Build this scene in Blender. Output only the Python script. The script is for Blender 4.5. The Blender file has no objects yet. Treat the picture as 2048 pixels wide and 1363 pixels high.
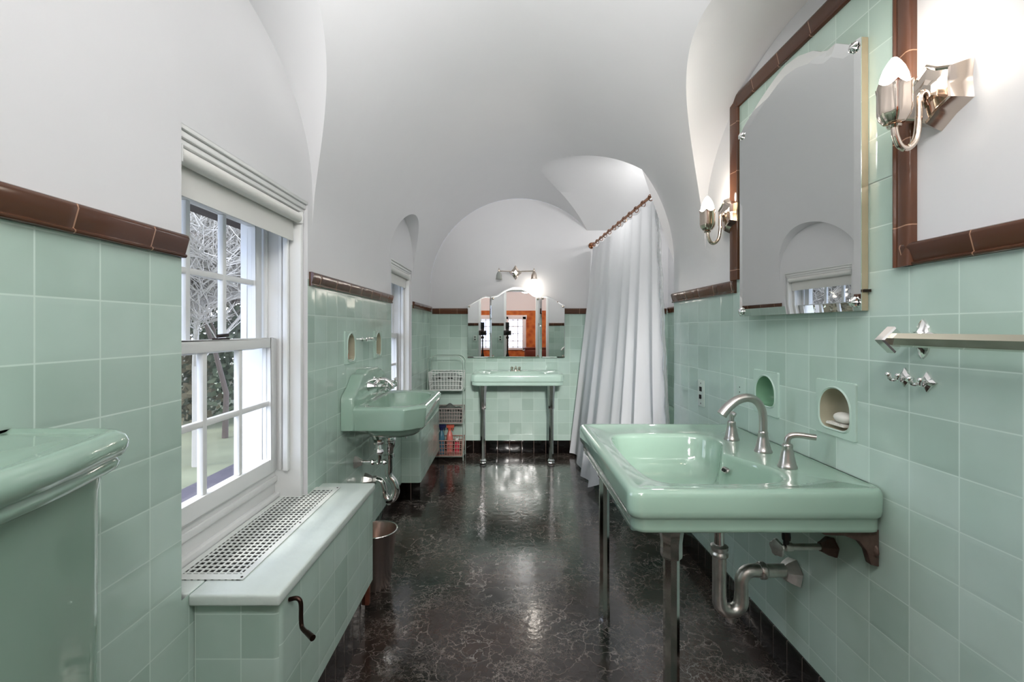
import bpy, bmesh, math, random
from mathutils import Vector, Matrix
random.seed(7)
PI = math.pi
sc = bpy.context.scene
COL = sc.collection

# ---------------------------------------------------------------- camera, world, lights
CAMZ = 1.16
cam = bpy.data.cameras.new('camera'); co = bpy.data.objects.new('camera', cam); COL.objects.link(co)
co.location = (0, 0, CAMZ); co.rotation_euler = (PI/2, 0, 0)
cam.lens = 16.0; cam.sensor_width = 36.0; cam.shift_x = 9/2048; cam.shift_y = -24.5/2048
cam.clip_start = 0.01; cam.clip_end = 200
sc.camera = co
sc.view_settings.view_transform = 'Standard'; sc.view_settings.look = 'None'
sc.view_settings.exposure = 0.45; sc.view_settings.gamma = 1.0; sc.view_settings.use_curve_mapping = False

w = bpy.data.worlds.new('sky'); sc.world = w; w.use_nodes = True
nt = w.node_tree; nt.nodes.clear()
out = nt.nodes.new('ShaderNodeOutputWorld'); bg = nt.nodes.new('ShaderNodeBackground')
tc = nt.nodes.new('ShaderNodeTexCoord'); nz = nt.nodes.new('ShaderNodeTexNoise'); nz.inputs['Scale'].default_value = 3.0
nz.inputs['Detail'].default_value = 6
cr = nt.nodes.new('ShaderNodeValToRGB')
cr.color_ramp.elements[0].position = 0.38; cr.color_ramp.elements[0].color = (0.42, 0.58, 0.95, 1)
cr.color_ramp.elements[1].position = 0.60; cr.color_ramp.elements[1].color = (0.95, 0.97, 1.0, 1)
nt.links.new(tc.outputs['Generated'], nz.inputs['Vector']); nt.links.new(nz.outputs['Fac'], cr.inputs['Fac'])
nt.links.new(cr.outputs['Color'], bg.inputs['Color']); bg.inputs['Strength'].default_value = 3.8
nt.links.new(bg.outputs['Background'], out.inputs['Surface'])

def lamp(name, typ, loc, energy, color=(1, 1, 1), size=0.1, rot=None):
    l = bpy.data.lights.new(name, typ); l.energy = energy; l.color = color
    if typ in ('POINT', 'SPOT'): l.shadow_soft_size = size
    if typ == 'AREA': l.size = size
    if typ == 'SUN': l.angle = size
    o = bpy.data.objects.new(name, l); o.location = loc
    if rot: o.rotation_euler = rot
    COL.objects.link(o); return o
lamp('sun', 'SUN', (-8, -4, 12), 1.6, (1, 0.95, 0.88), 0.15, (math.radians(38), 0, math.radians(-62)))
dl = lamp('door_fill_light', 'AREA', (0.11, -0.165, 2.10), 12.5, (1.0, 0.985, 0.965), 1.0, (math.radians(78), 0, 0))  # added area fill above the doorway, evens out the room
bs = lamp('bedroom_fill_spot', 'SPOT', (0.26, -2.3, 2.36), 640, (1.0, 0.97, 0.94), 0.16, (math.radians(90-14), 0, 0))  # added spot fill from the bedroom, lifts the dim far wall
bs.data.spot_size = math.radians(22); bs.data.spot_blend = 0.5
dl.data.shape = 'RECTANGLE'; dl.data.size_y = 0.22
lamp('bedroom_fill_light', 'POINT', (0.4, -1.6, 2.2), 55, (1.0, 0.95, 0.90), 0.15)  # added bedroom fill with no fixture, spills through the doorway

fl = lamp('bounce_fill_light', 'SPOT', (0.0, -0.10, 1.40), 130, (1.0, 0.985, 0.975), 0.06, (math.radians(90+31), 0, 0))  # added fill bounced off the vault to brighten the room
fl.data.spot_size = math.radians(62); fl.data.spot_blend = 1.0
lamp('alcove_fill_light', 'POINT', (1.15, 3.3, 2.02), 7.0, (1.0, 0.98, 0.96), 0.06)  # added fill behind the curtain, brightens the far end, no fixture

# ---------------------------------------------------------------- materials
def rgb(r, g, b):
    f = lambda c: (c/255/12.92) if c/255 <= 0.04045 else ((c/255+0.055)/1.055)**2.4
    return (f(r), f(g), f(b), 1)
def new_mat(name):
    m = bpy.data.materials.new(name); m.use_nodes = True
    t = m.node_tree; b = t.nodes['Principled BSDF']; return m, t, b
def simple(name, col, rough=0.4, metal=0.0, coat=0.0, noise=0.0, nscale=20, bump=0.0, trans=0.0, emit=None, estr=0, aniso=0):
    m, t, b = new_mat(name)
    b.inputs['Base Color'].default_value = col; b.inputs['Roughness'].default_value = rough
    b.inputs['Metallic'].default_value = metal; b.inputs['Coat Weight'].default_value = coat
    b.inputs['Transmission Weight'].default_value = trans
    if noise or bump:
        tcn = t.nodes.new('ShaderNodeTexCoord'); n = t.nodes.new('ShaderNodeTexNoise')
        n.inputs['Scale'].default_value = nscale; n.inputs['Detail'].default_value = 5
        t.links.new(tcn.outputs['Object'], n.inputs['Vector'])
        if noise:
            mx = t.nodes.new('ShaderNodeMix'); mx.data_type = 'RGBA'
            mx.inputs['A'].default_value = tuple(min(1, c*(1-noise)) for c in col[:3])+(1,)
            mx.inputs['B'].default_value = tuple(min(1, c*(1+noise)) for c in col[:3])+(1,)
            t.links.new(n.outputs['Fac'], mx.inputs['Factor']); t.links.new(mx.outputs['Result'], b.inputs['Base Color'])
        if bump:
            bp = t.nodes.new('ShaderNodeBump'); bp.inputs['Strength'].default_value = bump; bp.inputs['Distance'].default_value = 0.01
            t.links.new(n.outputs['Fac'], bp.inputs['Height']); t.links.new(bp.outputs['Normal'], b.inputs['Normal'])
    if emit:
        b.inputs['Emission Color'].default_value = emit; b.inputs['Emission Strength'].default_value = estr
    return m

def tile_mat(name, axis, bw, rh, ou, ov, cols, grout, rough=0.12, mortar=0.0016, tilt=0.03, pillow=0.16):
    """world-laid square tiles; axis 'x' or 'y' runs along the wall"""
    m, t, b = new_mat(name)
    N, L = t.nodes.new, t.links.new
    g = N('ShaderNodeNewGeometry'); s = N('ShaderNodeSeparateXYZ'); L(g.outputs['Position'], s.inputs[0])
    def sub(a, v):
        n = N('ShaderNodeMath'); n.operation = 'SUBTRACT'; L(a, n.inputs[0]); n.inputs[1].default_value = v; return n.outputs[0]
    cb = N('ShaderNodeCombineXYZ')
    L(sub(s.outputs['X' if axis == 'x' else 'Y'], ou), cb.inputs[0])
    L(sub(s.outputs['Z'] if axis != 'f' else s.outputs['X'], ov), cb.inputs[1])
    def brick(ms, sm):
        k = N('ShaderNodeTexBrick'); k.offset = 0; k.squash = 1
        k.inputs['Scale'].default_value = 1; k.inputs['Brick Width'].default_value = bw; k.inputs['Row Height'].default_value = rh
        k.inputs['Mortar Size'].default_value = ms; k.inputs['Mortar Smooth'].default_value = sm
        k.inputs['Color1'].default_value = (0, 0, 0, 1); k.inputs['Color2'].default_value = (1, 1, 1, 1); k.inputs['Mortar'].default_value = (0.5, 0.5, 0.5, 1)
        L(cb.outputs[0], k.inputs['Vector']); return k
    k = brick(mortar, 0.3); k2 = brick(0.012, 1.0)
    ramp = N('ShaderNodeValToRGB'); els = ramp.color_ramp.elements
    els[0].color = cols[0]; els[1].color = cols[-1]
    for i, c in enumerate(cols[1:-1]):
        e = els.new((i+1)/(len(cols)-1)); e.color = c
    L(k.outputs['Color'], ramp.inputs['Fac'])
    n = N('ShaderNodeTexNoise'); n.inputs['Scale'].default_value = 6; n.inputs['Detail'].default_value = 3; L(g.outputs['Position'], n.inputs['Vector'])
    mm = N('ShaderNodeMix'); mm.data_type = 'RGBA'; mm.blend_type = 'MULTIPLY'; mm.inputs['Factor'].default_value = 1
    r2 = N('ShaderNodeValToRGB'); r2.color_ramp.elements[0].position = 0.3; r2.color_ramp.elements[1].position = 0.7
    r2.color_ramp.elements[0].color = (0.90, 0.92, 0.90, 1); r2.color_ramp.elements[1].color = (1, 1, 1, 1)
    L(n.outputs['Fac'], r2.inputs['Fac']); L(ramp.outputs['Color'], mm.inputs['A']); L(r2.outputs['Color'], mm.inputs['B'])
    mx = N('ShaderNodeMix'); mx.data_type = 'RGBA'; L(k.outputs['Fac'], mx.inputs['Factor'])
    L(mm.outputs['Result'], mx.inputs['A']); mx.inputs['B'].default_value = grout
    L(mx.outputs['Result'], b.inputs['Base Color'])
    b.inputs['Roughness'].default_value = rough
    bp = N('ShaderNodeBump'); bp.invert = True; bp.inputs['Strength'].default_value = pillow; bp.inputs['Distance'].default_value = 0.0025
    L(k2.outputs['Fac'], bp.inputs['Height'])
    nb = N('ShaderNodeTexNoise'); nb.inputs['Scale'].default_value = 9; nb.inputs['Detail'].default_value = 1; L(g.outputs['Position'], nb.inputs['Vector'])
    bp2 = N('ShaderNodeBump'); bp2.inputs['Strength'].default_value = 0.35; bp2.inputs['Distance'].default_value = 0.01
    L(nb.outputs['Fac'], bp2.inputs['Height']); L(bp.outputs['Normal'], bp2.inputs['Normal'])
    # each tile sits at its own slight tilt
    wn = N('ShaderNodeTexWhiteNoise'); wn.noise_dimensions = '1D'; L(k.outputs['Color'], wn.inputs['W'])
    vs = N('ShaderNodeVectorMath'); vs.operation = 'SUBTRACT'; L(wn.outputs['Color'], vs.inputs[0]); vs.inputs[1].default_value = (0.5, 0.5, 0.5)
    vm = N('ShaderNodeVectorMath'); vm.operation = 'SCALE'; L(vs.outputs[0], vm.inputs[0]); vm.inputs['Scale'].default_value = tilt
    va = N('ShaderNodeVectorMath'); va.operation = 'ADD'; L(bp2.outputs['Normal'], va.inputs[0]); L(vm.outputs[0], va.inputs[1])
    vn = N('ShaderNodeVectorMath'); vn.operation = 'NORMALIZE'; L(va.outputs[0], vn.inputs[0]); L(vn.outputs[0], b.inputs['Normal'])
    return m

GREENS = [rgb(174, 197, 186), rgb(184, 206, 195), rgb(190, 212, 202), rgb(187, 209, 199), rgb(198, 218, 209)]
GROUT = rgb(208, 226, 216)
T_R = tile_mat('green_tile_right', 'y', 0.118, 0.1135, 0.947, 0.9645, GREENS, GROUT)
T_L = tile_mat('green_tile_left', 'y', 0.112, 0.103, 0.6926, 0.9005, GREENS, GROUT)
T_B = tile_mat('green_tile_back', 'x', 0.1125, 0.1135, 0.02, 0.9645, GREENS, GROUT)
BLK = [rgb(10, 9, 9), rgb(20, 15, 14)]
K_Y = tile_mat('black_tile_side', 'y', 0.0785, 0.4, 0.03, -0.05, BLK, rgb(120, 105, 98), 0.1, 0.0012)
K_X = tile_mat('black_tile_back', 'x', 0.1125, 0.4, 0.02, -0.05, BLK, rgb(130, 112, 105), 0.1, 0.0016)
BRN = [rgb(74, 46, 34), rgb(96, 62, 44), rgb(84, 52, 38), rgb(112, 72, 50)]
B_Y = tile_mat('brown_trim_side', 'y', 0.163, 6.0, 0.093, -1, BRN, rgb(170, 130, 105), 0.13, 0.0015)
B_X = tile_mat('brown_trim_back', 'x', 0.163, 6.0, 0.02, -1, BRN, rgb(170, 130, 105), 0.13, 0.0015)
B_Z = tile_mat('brown_trim_upright', 'x', 6.0, 0.2, -1, 0.0, BRN, rgb(170, 130, 105), 0.13, 0.0015)
PLASTER = simple('white_plaster', rgb(222, 222, 224), 0.33, bump=0.12, nscale=9, noise=0.015)
WHITE = simple('white_gloss_paint', rgb(232, 233, 232), 0.28)
BENCHPAINT = simple('mint_white_chipped_paint', rgb(214, 224, 219), 0.3, noise=0.08, nscale=14, bump=0.3)
PORC = simple('green_porcelain', rgb(152, 180, 164), 0.06, coat=0.6, noise=0.02, nscale=3)
PORC_BACK = simple('pale_green_porcelain', rgb(186, 212, 198), 0.08, coat=0.5)
CHROME = simple('chrome', (0.86, 0.85, 0.84, 1), 0.09, 1.0, noise=0.08, nscale=30)
NICKEL = simple('brushed_nickel', (0.50, 0.48, 0.46, 1), 0.30, 1.0)
OLDMETAL = simple('worn_grey_metal', (0.66, 0.64, 0.61, 1), 0.38, 1.0, noise=0.3, nscale=40, bump=0.2)
BRONZE = simple('aged_bronze', rgb(150, 104, 76), 0.25, 1.0, noise=0.2, nscale=30)
BRASSY = simple('warm_polished_nickel', (0.72, 0.62, 0.54, 1), 0.10, 1.0)
RUST = simple('rusty_iron', rgb(98, 80, 72), 0.6, 0.5, noise=0.5, nscale=40, bump=0.4)
DARKIRON = simple('dark_iron', rgb(52, 42, 38), 0.4, 0.8)
MIRROR = simple('mirror_silver', (0.86, 0.87, 0.86, 1), 0.008, 1.0)
GILT = simple('gilt_mirror_edge', rgb(208, 186, 160), 0.25, 0.7)
BLACK = simple('black_parts_and_shade', rgb(12, 12, 12), 0.8)  # black for small parts and for shade painted into hollows
BRICKY = simple('broken_terracotta', rgb(104, 54, 36), 0.9, noise=0.5, nscale=30, bump=0.6)
SOAP = simple('white_soap', rgb(228, 226, 218), 0.35)
PLASTIC = simple('white_basket_plastic', rgb(222, 226, 222), 0.35)
WICKER = simple('grey_pink_wire', rgb(170, 158, 152), 0.4, 0.3)
SWITCH = simple('green_white_cover_plate', rgb(196, 212, 200), 0.3)
BULBON = simple('lit_bulb', (1, 1, 1, 1), 0.4, emit=(1, 0.93, 0.82, 1), estr=9)
OPALGLASS = simple('grey_glass_shade', rgb(172, 176, 170), 0.15, coat=0.5)

def glass_mat(name, tint=(1, 1, 1, 1), refl=0.06):
    m = bpy.data.materials.new(name); m.use_nodes = True; t = m.node_tree; t.nodes.clear()
    o = t.nodes.new('ShaderNodeOutputMaterial'); mx = t.nodes.new('ShaderNodeMixShader')
    tr = t.nodes.new('ShaderNodeBsdfTransparent'); gl = t.nodes.new('ShaderNodeBsdfGlossy')
    tr.inputs[0].default_value = tint; gl.inputs['Roughness'].default_value = 0.02
    fa_ = t.nodes.new('ShaderNodeLayerWeight'); pw = t.nodes.new('ShaderNodeMath'); pw.operation = 'POWER'; pw.inputs[1].default_value = 5
    t.links.new(fa_.outputs['Facing'], pw.inputs[0]); fr = t.nodes.new('ShaderNodeMath'); fr.operation = 'MULTIPLY_ADD'; fr.inputs[1].default_value = 0.7; fr.inputs[2].default_value = 0.05
    t.links.new(pw.outputs[0], fr.inputs[0])
    t.links.new(fr.outputs[0], mx.inputs[0]); t.links.new(tr.outputs[0], mx.inputs[1]); t.links.new(gl.outputs[0], mx.inputs[2])
    t.links.new(mx.outputs[0], o.inputs[0]); return m
GLASS = glass_mat('window_glass')
def cloth_mat(name, col, tl=0.45, alpha=0.0):
    m = bpy.data.materials.new(name); m.use_nodes = True; t = m.node_tree; t.nodes.clear()
    o = t.nodes.new('ShaderNodeOutputMaterial'); mx = t.nodes.new('ShaderNodeMixShader')
    d = t.nodes.new('ShaderNodeBsdfDiffuse'); r = t.nodes.new('ShaderNodeBsdfTranslucent')
    d.inputs[0].default_value = col; r.inputs[0].default_value = col; mx.inputs[0].default_value = tl
    t.links.new(d.outputs[0], mx.inputs[1]); t.links.new(r.outputs[0], mx.inputs[2])
    last = mx
    if alpha:
        tr = t.nodes.new('ShaderNodeBsdfTransparent'); m2 = t.nodes.new('ShaderNodeMixShader'); m2.inputs[0].default_value = alpha
        t.links.new(mx.outputs[0], m2.inputs[1]); t.links.new(tr.outputs[0], m2.inputs[2]); last = m2
        gl = t.nodes.new('ShaderNodeBsdfGlossy'); gl.inputs['Roughness'].default_value = 0.15; m3 = t.nodes.new('ShaderNodeMixShader'); m3.inputs[0].default_value = 0.12
        t.links.new(m2.outputs[0], m3.inputs[1]); t.links.new(gl.outputs[0], m3.inputs[2]); last = m3
    t.links.new(last.outputs[0], o.inputs[0]); return m
CURTAIN = cloth_mat('white_curtain_cloth', rgb(232, 233, 236), 0.35)
LINER = cloth_mat('clear_vinyl', rgb(225, 228, 228), 0.5, 0.65)

def floor_mat():
    m, t, b = new_mat('black_marble_floor'); N, L = t.nodes.new, t.links.new
    g = N('ShaderNodeNewGeometry')
    def warp(scale, amt, src):
        n = N('ShaderNodeTexNoise'); n.inputs['Scale'].default_value = scale; n.inputs['Detail'].default_value = 6; L(src, n.inputs['Vector'])
        s = N('ShaderNodeVectorMath'); s.operation = 'SUBTRACT'; L(n.outputs['Color'], s.inputs[0]); s.inputs[1].default_value = (.5, .5, .5)
        k = N('ShaderNodeVectorMath'); k.operation = 'SCALE'; L(s.outputs[0], k.inputs[0]); k.inputs['Scale'].default_value = amt
        a = N('ShaderNodeVectorMath'); a.operation = 'ADD'; L(src, a.inputs[0]); L(k.outputs[0], a.inputs[1]); return a.outputs[0]
    def vein(scale, width, wsc, wam):
        v = N('ShaderNodeTexVoronoi'); v.feature = 'DISTANCE_TO_EDGE'; v.inputs['Scale'].default_value = scale
        L(warp(wsc, wam, g.outputs['Position']), v.inputs['Vector'])
        r = N('ShaderNodeMapRange'); r.inputs['From Min'].default_value = 0; r.inputs['From Max'].default_value = width
        r.inputs['To Min'].default_value = 1; r.inputs['To Max'].default_value = 0; L(v.outputs['Distance'], r.inputs['Value']); return r.outputs[0]
    def mask(scale, lo, hi):
        n = N('ShaderNodeTexNoise'); n.inputs['Scale'].default_value = scale; n.inputs['Detail'].default_value = 4; L(g.outputs['Position'], n.inputs['Vector'])
        r = N('ShaderNodeMapRange'); r.inputs['From Min'].default_value = lo; r.inputs['From Max'].default_value = hi; L(n.outputs['Fac'], r.inputs['Value']); return r.outputs[0]
    def mul(a, c):
        n = N('ShaderNodeMath'); n.operation = 'MULTIPLY'; L(a, n.inputs[0])
        if isinstance(c, float): n.inputs[1].default_value = c
        else: L(c, n.inputs[1])
        return n.outputs[0]
    def mx(a, c):
        n = N('ShaderNodeMath'); n.operation = 'MAXIMUM'; L(a, n.inputs[0]); L(c, n.inputs[1]); return n.outputs[0]
    v = mx(mul(vein(7, 0.030, 7, 0.40), mask(3.2, 0.42, 0.64)), mul(vein(16, 0.042, 13, 0.22), mask(4.1, 0.44, 0.64)))
    v = mx(v, mul(vein(34, 0.05, 22, 0.12), mul(mask(5.0, 0.46, 0.62), 0.7)))
    v = mx(v, mul(mask(14, 0.705, 0.73), 0.8))
    base = N('ShaderNodeValToRGB'); e = base.color_ramp.elements
    e[0].position = 0.35; e[0].color = rgb(26, 28, 26); e[1].position = 0.66; e[1].color = rgb(72, 56, 49)
    nb = N('ShaderNodeTexNoise'); nb.inputs['Scale'].default_value = 2.2; nb.inputs['Detail'].default_value = 5; L(g.outputs['Position'], nb.inputs['Vector']); L(nb.outputs['Fac'], base.inputs['Fac'])
    c = N('ShaderNodeMix'); c.data_type = 'RGBA'; L(mul(v, 0.85), c.inputs['Factor']); L(base.outputs['Color'], c.inputs['A']); c.inputs['B'].default_value = rgb(160, 152, 146)
    L(c.outputs['Result'], b.inputs['Base Color']); b.inputs['Roughness'].default_value = 0.16
    b.inputs['Coat Weight'].default_value = 0.4; b.inputs['Coat Roughness'].default_value = 0.08
    n2 = N('ShaderNodeTexNoise'); n2.inputs['Scale'].default_value = 28; n2.inputs['Detail'].default_value = 2; L(g.outputs['Position'], n2.inputs['Vector'])
    bp = N('ShaderNodeBump'); bp.inputs['Strength'].default_value = 0.25; bp.inputs['Distance'].default_value = 0.004
    L(n2.outputs['Fac'], bp.inputs['Height']); L(bp.outputs['Normal'], b.inputs['Normal']); L(bp.outputs['Normal'], b.inputs['Coat Normal'])
    return m
FLOOR = floor_mat()

# ---------------------------------------------------------------- mesh helpers
class MB:
    def __init__(s): s.v = []; s.f = []; s.m = []; s.mi = 0
    def add(s, vs, fs):
        o = len(s.v); s.v += [tuple(v) for v in vs]
        for f in fs: s.f.append([o+i for i in f]); s.m.append(s.mi)
        return s
    def box(s, x0, x1, y0, y1, z0, z1):
        v = [(x, y, z) for x in (x0, x1) for y in (y0, y1) for z in (z0, z1)]
        return s.add(v, [(0, 1, 3, 2), (4, 6, 7, 5), (0, 4, 5, 1), (2, 3, 7, 6), (0, 2, 6, 4), (1, 5, 7, 3)])
    def quad(s, a, b, c, d): return s.add([a, b, c, d], [(0, 1, 2, 3)])
    def rings(s, rs, cap0=True, cap1=True):
        n = len(rs[0]); v = [p for r in rs for p in r]; f = []
        for i in range(len(rs)-1):
            for j in range(n):
                k = (j+1) % n; f.append((i*n+j, i*n+k, (i+1)*n+k, (i+1)*n+j))
        if cap0: f.append(tuple(range(n-1, -1, -1)))
        if cap1: f.append(tuple((len(rs)-1)*n+j for j in range(n)))
        return s.add(v, f)
    def tube(s, path, r, n=12, caps=True, closed=False):
        P = [Vector(p) for p in path]; m = len(P)
        R = r if isinstance(r, (list, tuple)) else [r]*m
        up = None; rs = []
        for i in range(m):
            if closed: d = (P[(i+1) % m]-P[i-1]).normalized()
            else: d = (P[min(i+1, m-1)]-P[max(i-1, 0)]).normalized()
            if up is None: up = d.orthogonal().normalized()
            else:
                up = up-d*up.dot(d); up = up.normalized() if up.length > 1e-6 else d.orthogonal().normalized()
            q = d.cross(up)
            rs.append([tuple(P[i]+(up*math.cos(2*PI*k/n)+q*math.sin(2*PI*k/n))*R[i]) for k in range(n)])
        if closed: rs.append(rs[0]); return s.rings(rs, False, False)
        return s.rings(rs, caps, caps)
    def lathe(s, prof, org=(0, 0, 0), axis=(0, 0, 1), n=24, shape=None, phase=0):
        a = Vector(axis).normalized()
        u = a.orthogonal().normalized() if abs(a.z) < 0.9 else Vector((1, 0, 0)); u = (u-a*u.dot(a)).normalized(); q = a.cross(u); o = Vector(org); rs = []
        for (r, h) in prof:
            rs.append([tuple(o+a*h+(u*math.cos(t)+q*math.sin(t))*r*(shape(t) if shape else 1)) for t in [phase+2*PI*k/n for k in range(n)]])
        return s.rings(rs)
    def prism(s, poly, fn, d0, d1):
        rs = [[fn(p[0], p[1], d) for p in poly] for d in (d0, d1)]; return s.rings(rs)
    def sphere(s, c, r, n=16, sq=(1, 1, 1)):
        prof = [(max(1e-4, math.sin(PI*i/(n//2))), -math.cos(PI*i/(n//2))) for i in range(n//2+1)]
        rs = [[(c[0]+r*sq[0]*p*math.cos(2*PI*k/n), c[1]+r*sq[1]*p*math.sin(2*PI*k/n), c[2]+r*sq[2]*h) for k in range(n)] for p, h in prof]
        return s.rings(rs)
    def grid(s, fn, nu, nv):
        v = [fn(i/nu, j/nv) for j in range(nv+1) for i in range(nu+1)]
        f = [(j*(nu+1)+i, j*(nu+1)+i+1, (j+1)*(nu+1)+i+1, (j+1)*(nu+1)+i) for j in range(nv) for i in range(nu)]
        return s.add(v, f)
    def build(s, name, mat, parent=None, bevel=0, seg=2, angle=35, origin=None, recalc=True, merge=True):
        bm = bmesh.new(); vs = [bm.verts.new(v) for v in s.v]
        for f, mi in zip(s.f, s.m):
            try: fc = bm.faces.new([vs[i] for i in f]); fc.material_index = mi
            except ValueError: pass
        if merge: bmesh.ops.remove_doubles(bm, verts=bm.verts, dist=1e-6)
        bmesh.ops.dissolve_degenerate(bm, dist=1e-7, edges=bm.edges)
        if recalc: bmesh.ops.recalc_face_normals(bm, faces=bm.faces)
        if bevel:
            ed = [e for e in bm.edges if len(e.link_faces) == 2 and e.calc_face_angle(0) > math.radians(30)]
            bmesh.ops.bevel(bm, geom=ed, offset=bevel, segments=seg, affect='EDGES', profile=0.5, clamp_overlap=True)
        for e in bm.edges:
            e.smooth = not (len(e.link_faces) != 2 or e.calc_face_angle(0) > math.radians(angle))
        for f in bm.faces: f.smooth = True
        me = bpy.data.meshes.new(name)
        if origin is None and parent is None:
            xs = [v.co for v in bm.verts]
            mn = [min(c[i] for c in xs) for i in range(3)]; mxx = [max(c[i] for c in xs) for i in range(3)]
            origin = ((mn[0]+mxx[0])/2, (mn[1]+mxx[1])/2, mn[2])
        if parent is not None:
            q = parent; origin = Vector((0, 0, 0))
            while q: origin = origin+q.location; q = q.parent
        bmesh.ops.translate(bm, verts=bm.verts, vec=-Vector(origin))
        bm.to_mesh(me); bm.free()
        for mt in (mat if isinstance(mat, (list, tuple)) else [mat]): me.materials.append(mt)
        o = bpy.data.objects.new(name, me); COL.objects.link(o)
        if parent is not None: o.parent = parent
        else: o.location = origin
        return o
def thing(name, label, cat, loc, group=None):
    o = bpy.data.objects.new(name, None); COL.objects.link(o); o.location = loc; o.empty_display_size = 0.1
    o['label'] = label; o['category'] = cat
    if group: o['group'] = group
    return o
def tag(o, label, cat, group=None, kind=None):
    o['label'] = label; o['category'] = cat
    if group: o['group'] = group
    if kind: o['kind'] = kind
    return o
def struct(o, label=None, cat=None):
    o['kind'] = 'structure'
    if label: o['label'] = label
    if cat: o['category'] = cat
    return o
def dup(root, loc, label, rotz=None):
    r = root.copy(); COL.objects.link(r); r.location = loc; r['label'] = label
    if rotz is not None: r.rotation_euler = (0, 0, rotz)
    for ch in root.children:
        c = ch.copy(); COL.objects.link(c); c.parent = r
        for g in ch.children:
            d = g.copy(); COL.objects.link(d); d.parent = c
    return r
def arc(c, r, a0, a1, n, ax=(1, 0, 0), ay=(0, 0, 1)):
    c, ax, ay = Vector(c), Vector(ax), Vector(ay)
    return [tuple(c+ax*r*math.cos(math.radians(a0+(a1-a0)*i/n))+ay*r*math.sin(math.radians(a0+(a1-a0)*i/n))) for i in range(n+1)]
def smooth_path(pts, k=6):
    P = [Vector(p) for p in pts]; o = []
    for i in range(len(P)-1):
        p0 = P[max(i-1, 0)]; p1 = P[i]; p2 = P[i+1]; p3 = P[min(i+2, len(P)-1)]
        for j in range(k):
            t = j/k
            o.append(tuple(0.5*((2*p1)+(p2-p0)*t+(2*p0-5*p1+4*p2-p3)*t*t+(3*p1-p0-3*p2+p3)*t**3)))
    o.append(tuple(P[-1])); return o
def rrect(x0, x1, y0, y1, r, n=6):
    p = []
    for cx, cy, a in ((x1-r, y1-r, 0), (x0+r, y1-r, 90), (x0+r, y0+r, 180), (x1-r, y0+r, 270)):
        for i in range(n+1):
            t = math.radians(a+90*i/n); p.append((cx+r*math.cos(t), cy+r*math.sin(t)))
    return p
def smooth_poly(pts, k=6):
    n = len(pts); P = [Vector((p[0], p[1], 0)) for p in pts]; o = []
    for i in range(n):
        p0, p1, p2, p3 = P[i-1], P[i], P[(i+1) % n], P[(i+2) % n]
        for j in range(k):
            t = j/k; q = 0.5*((2*p1)+(p2-p0)*t+(2*p0-5*p1+4*p2-p3)*t*t+(3*p1-p0-3*p2+p3)*t**3); o.append((q.x, q.y))
    return o
def ray_poly(c, poly, th):
    res = []
    for t in th:
        dx, dy = math.cos(t), math.sin(t); best = None
        for i in range(len(poly)):
            ax, ay = poly[i][0]-c[0], poly[i][1]-c[1]; bx, by = poly[(i+1) % len(poly)][0]-c[0], poly[(i+1) % len(poly)][1]-c[1]
            ex, ey = bx-ax, by-ay; den = dx*ey-dy*ex
            if abs(den) < 1e-12: continue
            s_ = (ax*ey-ay*ex)/den; u = (ax*dy-ay*dx)/den
            if s_ > 0 and -1e-6 <= u <= 1+1e-6 and (best is None or s_ > best): best = s_
        res.append((c[0]+dx*best, c[1]+dy*best))
    return res
def thetas(c, polys, n=96):
    T = [2*PI*i/n for i in range(n)]
    for p in polys:
        for q in p: T.append(math.atan2(q[1]-c[1], q[0]-c[0]) % (2*PI))
    T = sorted(T); o = [T[0]]
    for t in T[1:]:
        if t-o[-1] > 0.004: o.append(t)
    return o
def scale_poly(c, poly, s, sy=None):
    sy = s if sy is None else sy
    return [(c[0]+(p[0]-c[0])*s, c[1]+(p[1]-c[1])*sy) for p in poly]

# ---------------------------------------------------------------- room shell
XL, XR, YB, YF = -0.72, 0.94, 4.25, -0.25
XA, YA = 1.50, 2.57                       # tub alcove
XC, VA, VS, VB = 0.11, 0.83, 1.535, 0.84   # main vault
def vmain(x):
    u = (x-XC)/VA
    return VS+VB*math.sqrt(max(0, 1-u*u))
def lun(y, c, h, base, rise, p=2, q=2):
    u = abs(y-c)/h
    return base+rise*(1-u**p)**(1/q) if u < 1 else None
def rprof(y):
    if y >= YA: return lun(y, 3.42, 1.10, VS, 0.825)
    return lun(y, 1.46, 0.70, 1.66, 0.525) or VS
def lprof(y):
    return lun(y, 0.78, 0.90, 1.63, 0.48, 3, 2.2) or lun(y, 3.115, 0.36, 1.63, 0.30, 2, 2) or VS
def xg(z):
    if z <= VS: return VA
    return VA*math.sqrt(max(0, 1-((z-VS)/VB)**2))
E = 1e-4
ys = [YF+(YB-YF)*i/180 for i in range(181)]
for c, h in ((1.46, 0.70), (0.78, 0.90), (3.115, 0.36)):
    for s_ in (-1, 1):
        ys += [c+s_*(h+E), c+s_*(h-E), c+s_*h*0.985, c+s_*h*0.95, c+s_*h*0.9]
ys += [YA-E, YA+E]; ys = sorted(set(round(y, 6) for y in ys))
mb = MB(); NL, NM, NR = 6, 90, 8; rows = []
for y in ys:
    zl, zr = lprof(y), rprof(y); gl, gr = XC-xg(zl), XC+xg(zr); xe = XA if y >= YA else XR
    r = [(XL+(gl-XL)*i/NL, y, zl) for i in range(NL)]
    al = math.acos(max(-1, min(1, (gl-XC)/VA))); ar = math.acos(max(-1, min(1, (gr-XC)/VA)))
    for i in range(NM+1):
        a = min(al, max(ar, PI*(1-i/NM))); x = XC+VA*math.cos(a); r.append((x, y, vmain(x)))
    r += [(gr+(xe-gr)*(i+1)/NR, y, zr) for i in range(NR)]
    rows.append(r)
nn = len(rows[0]); V = [p for r in rows for p in r]; F = []
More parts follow.
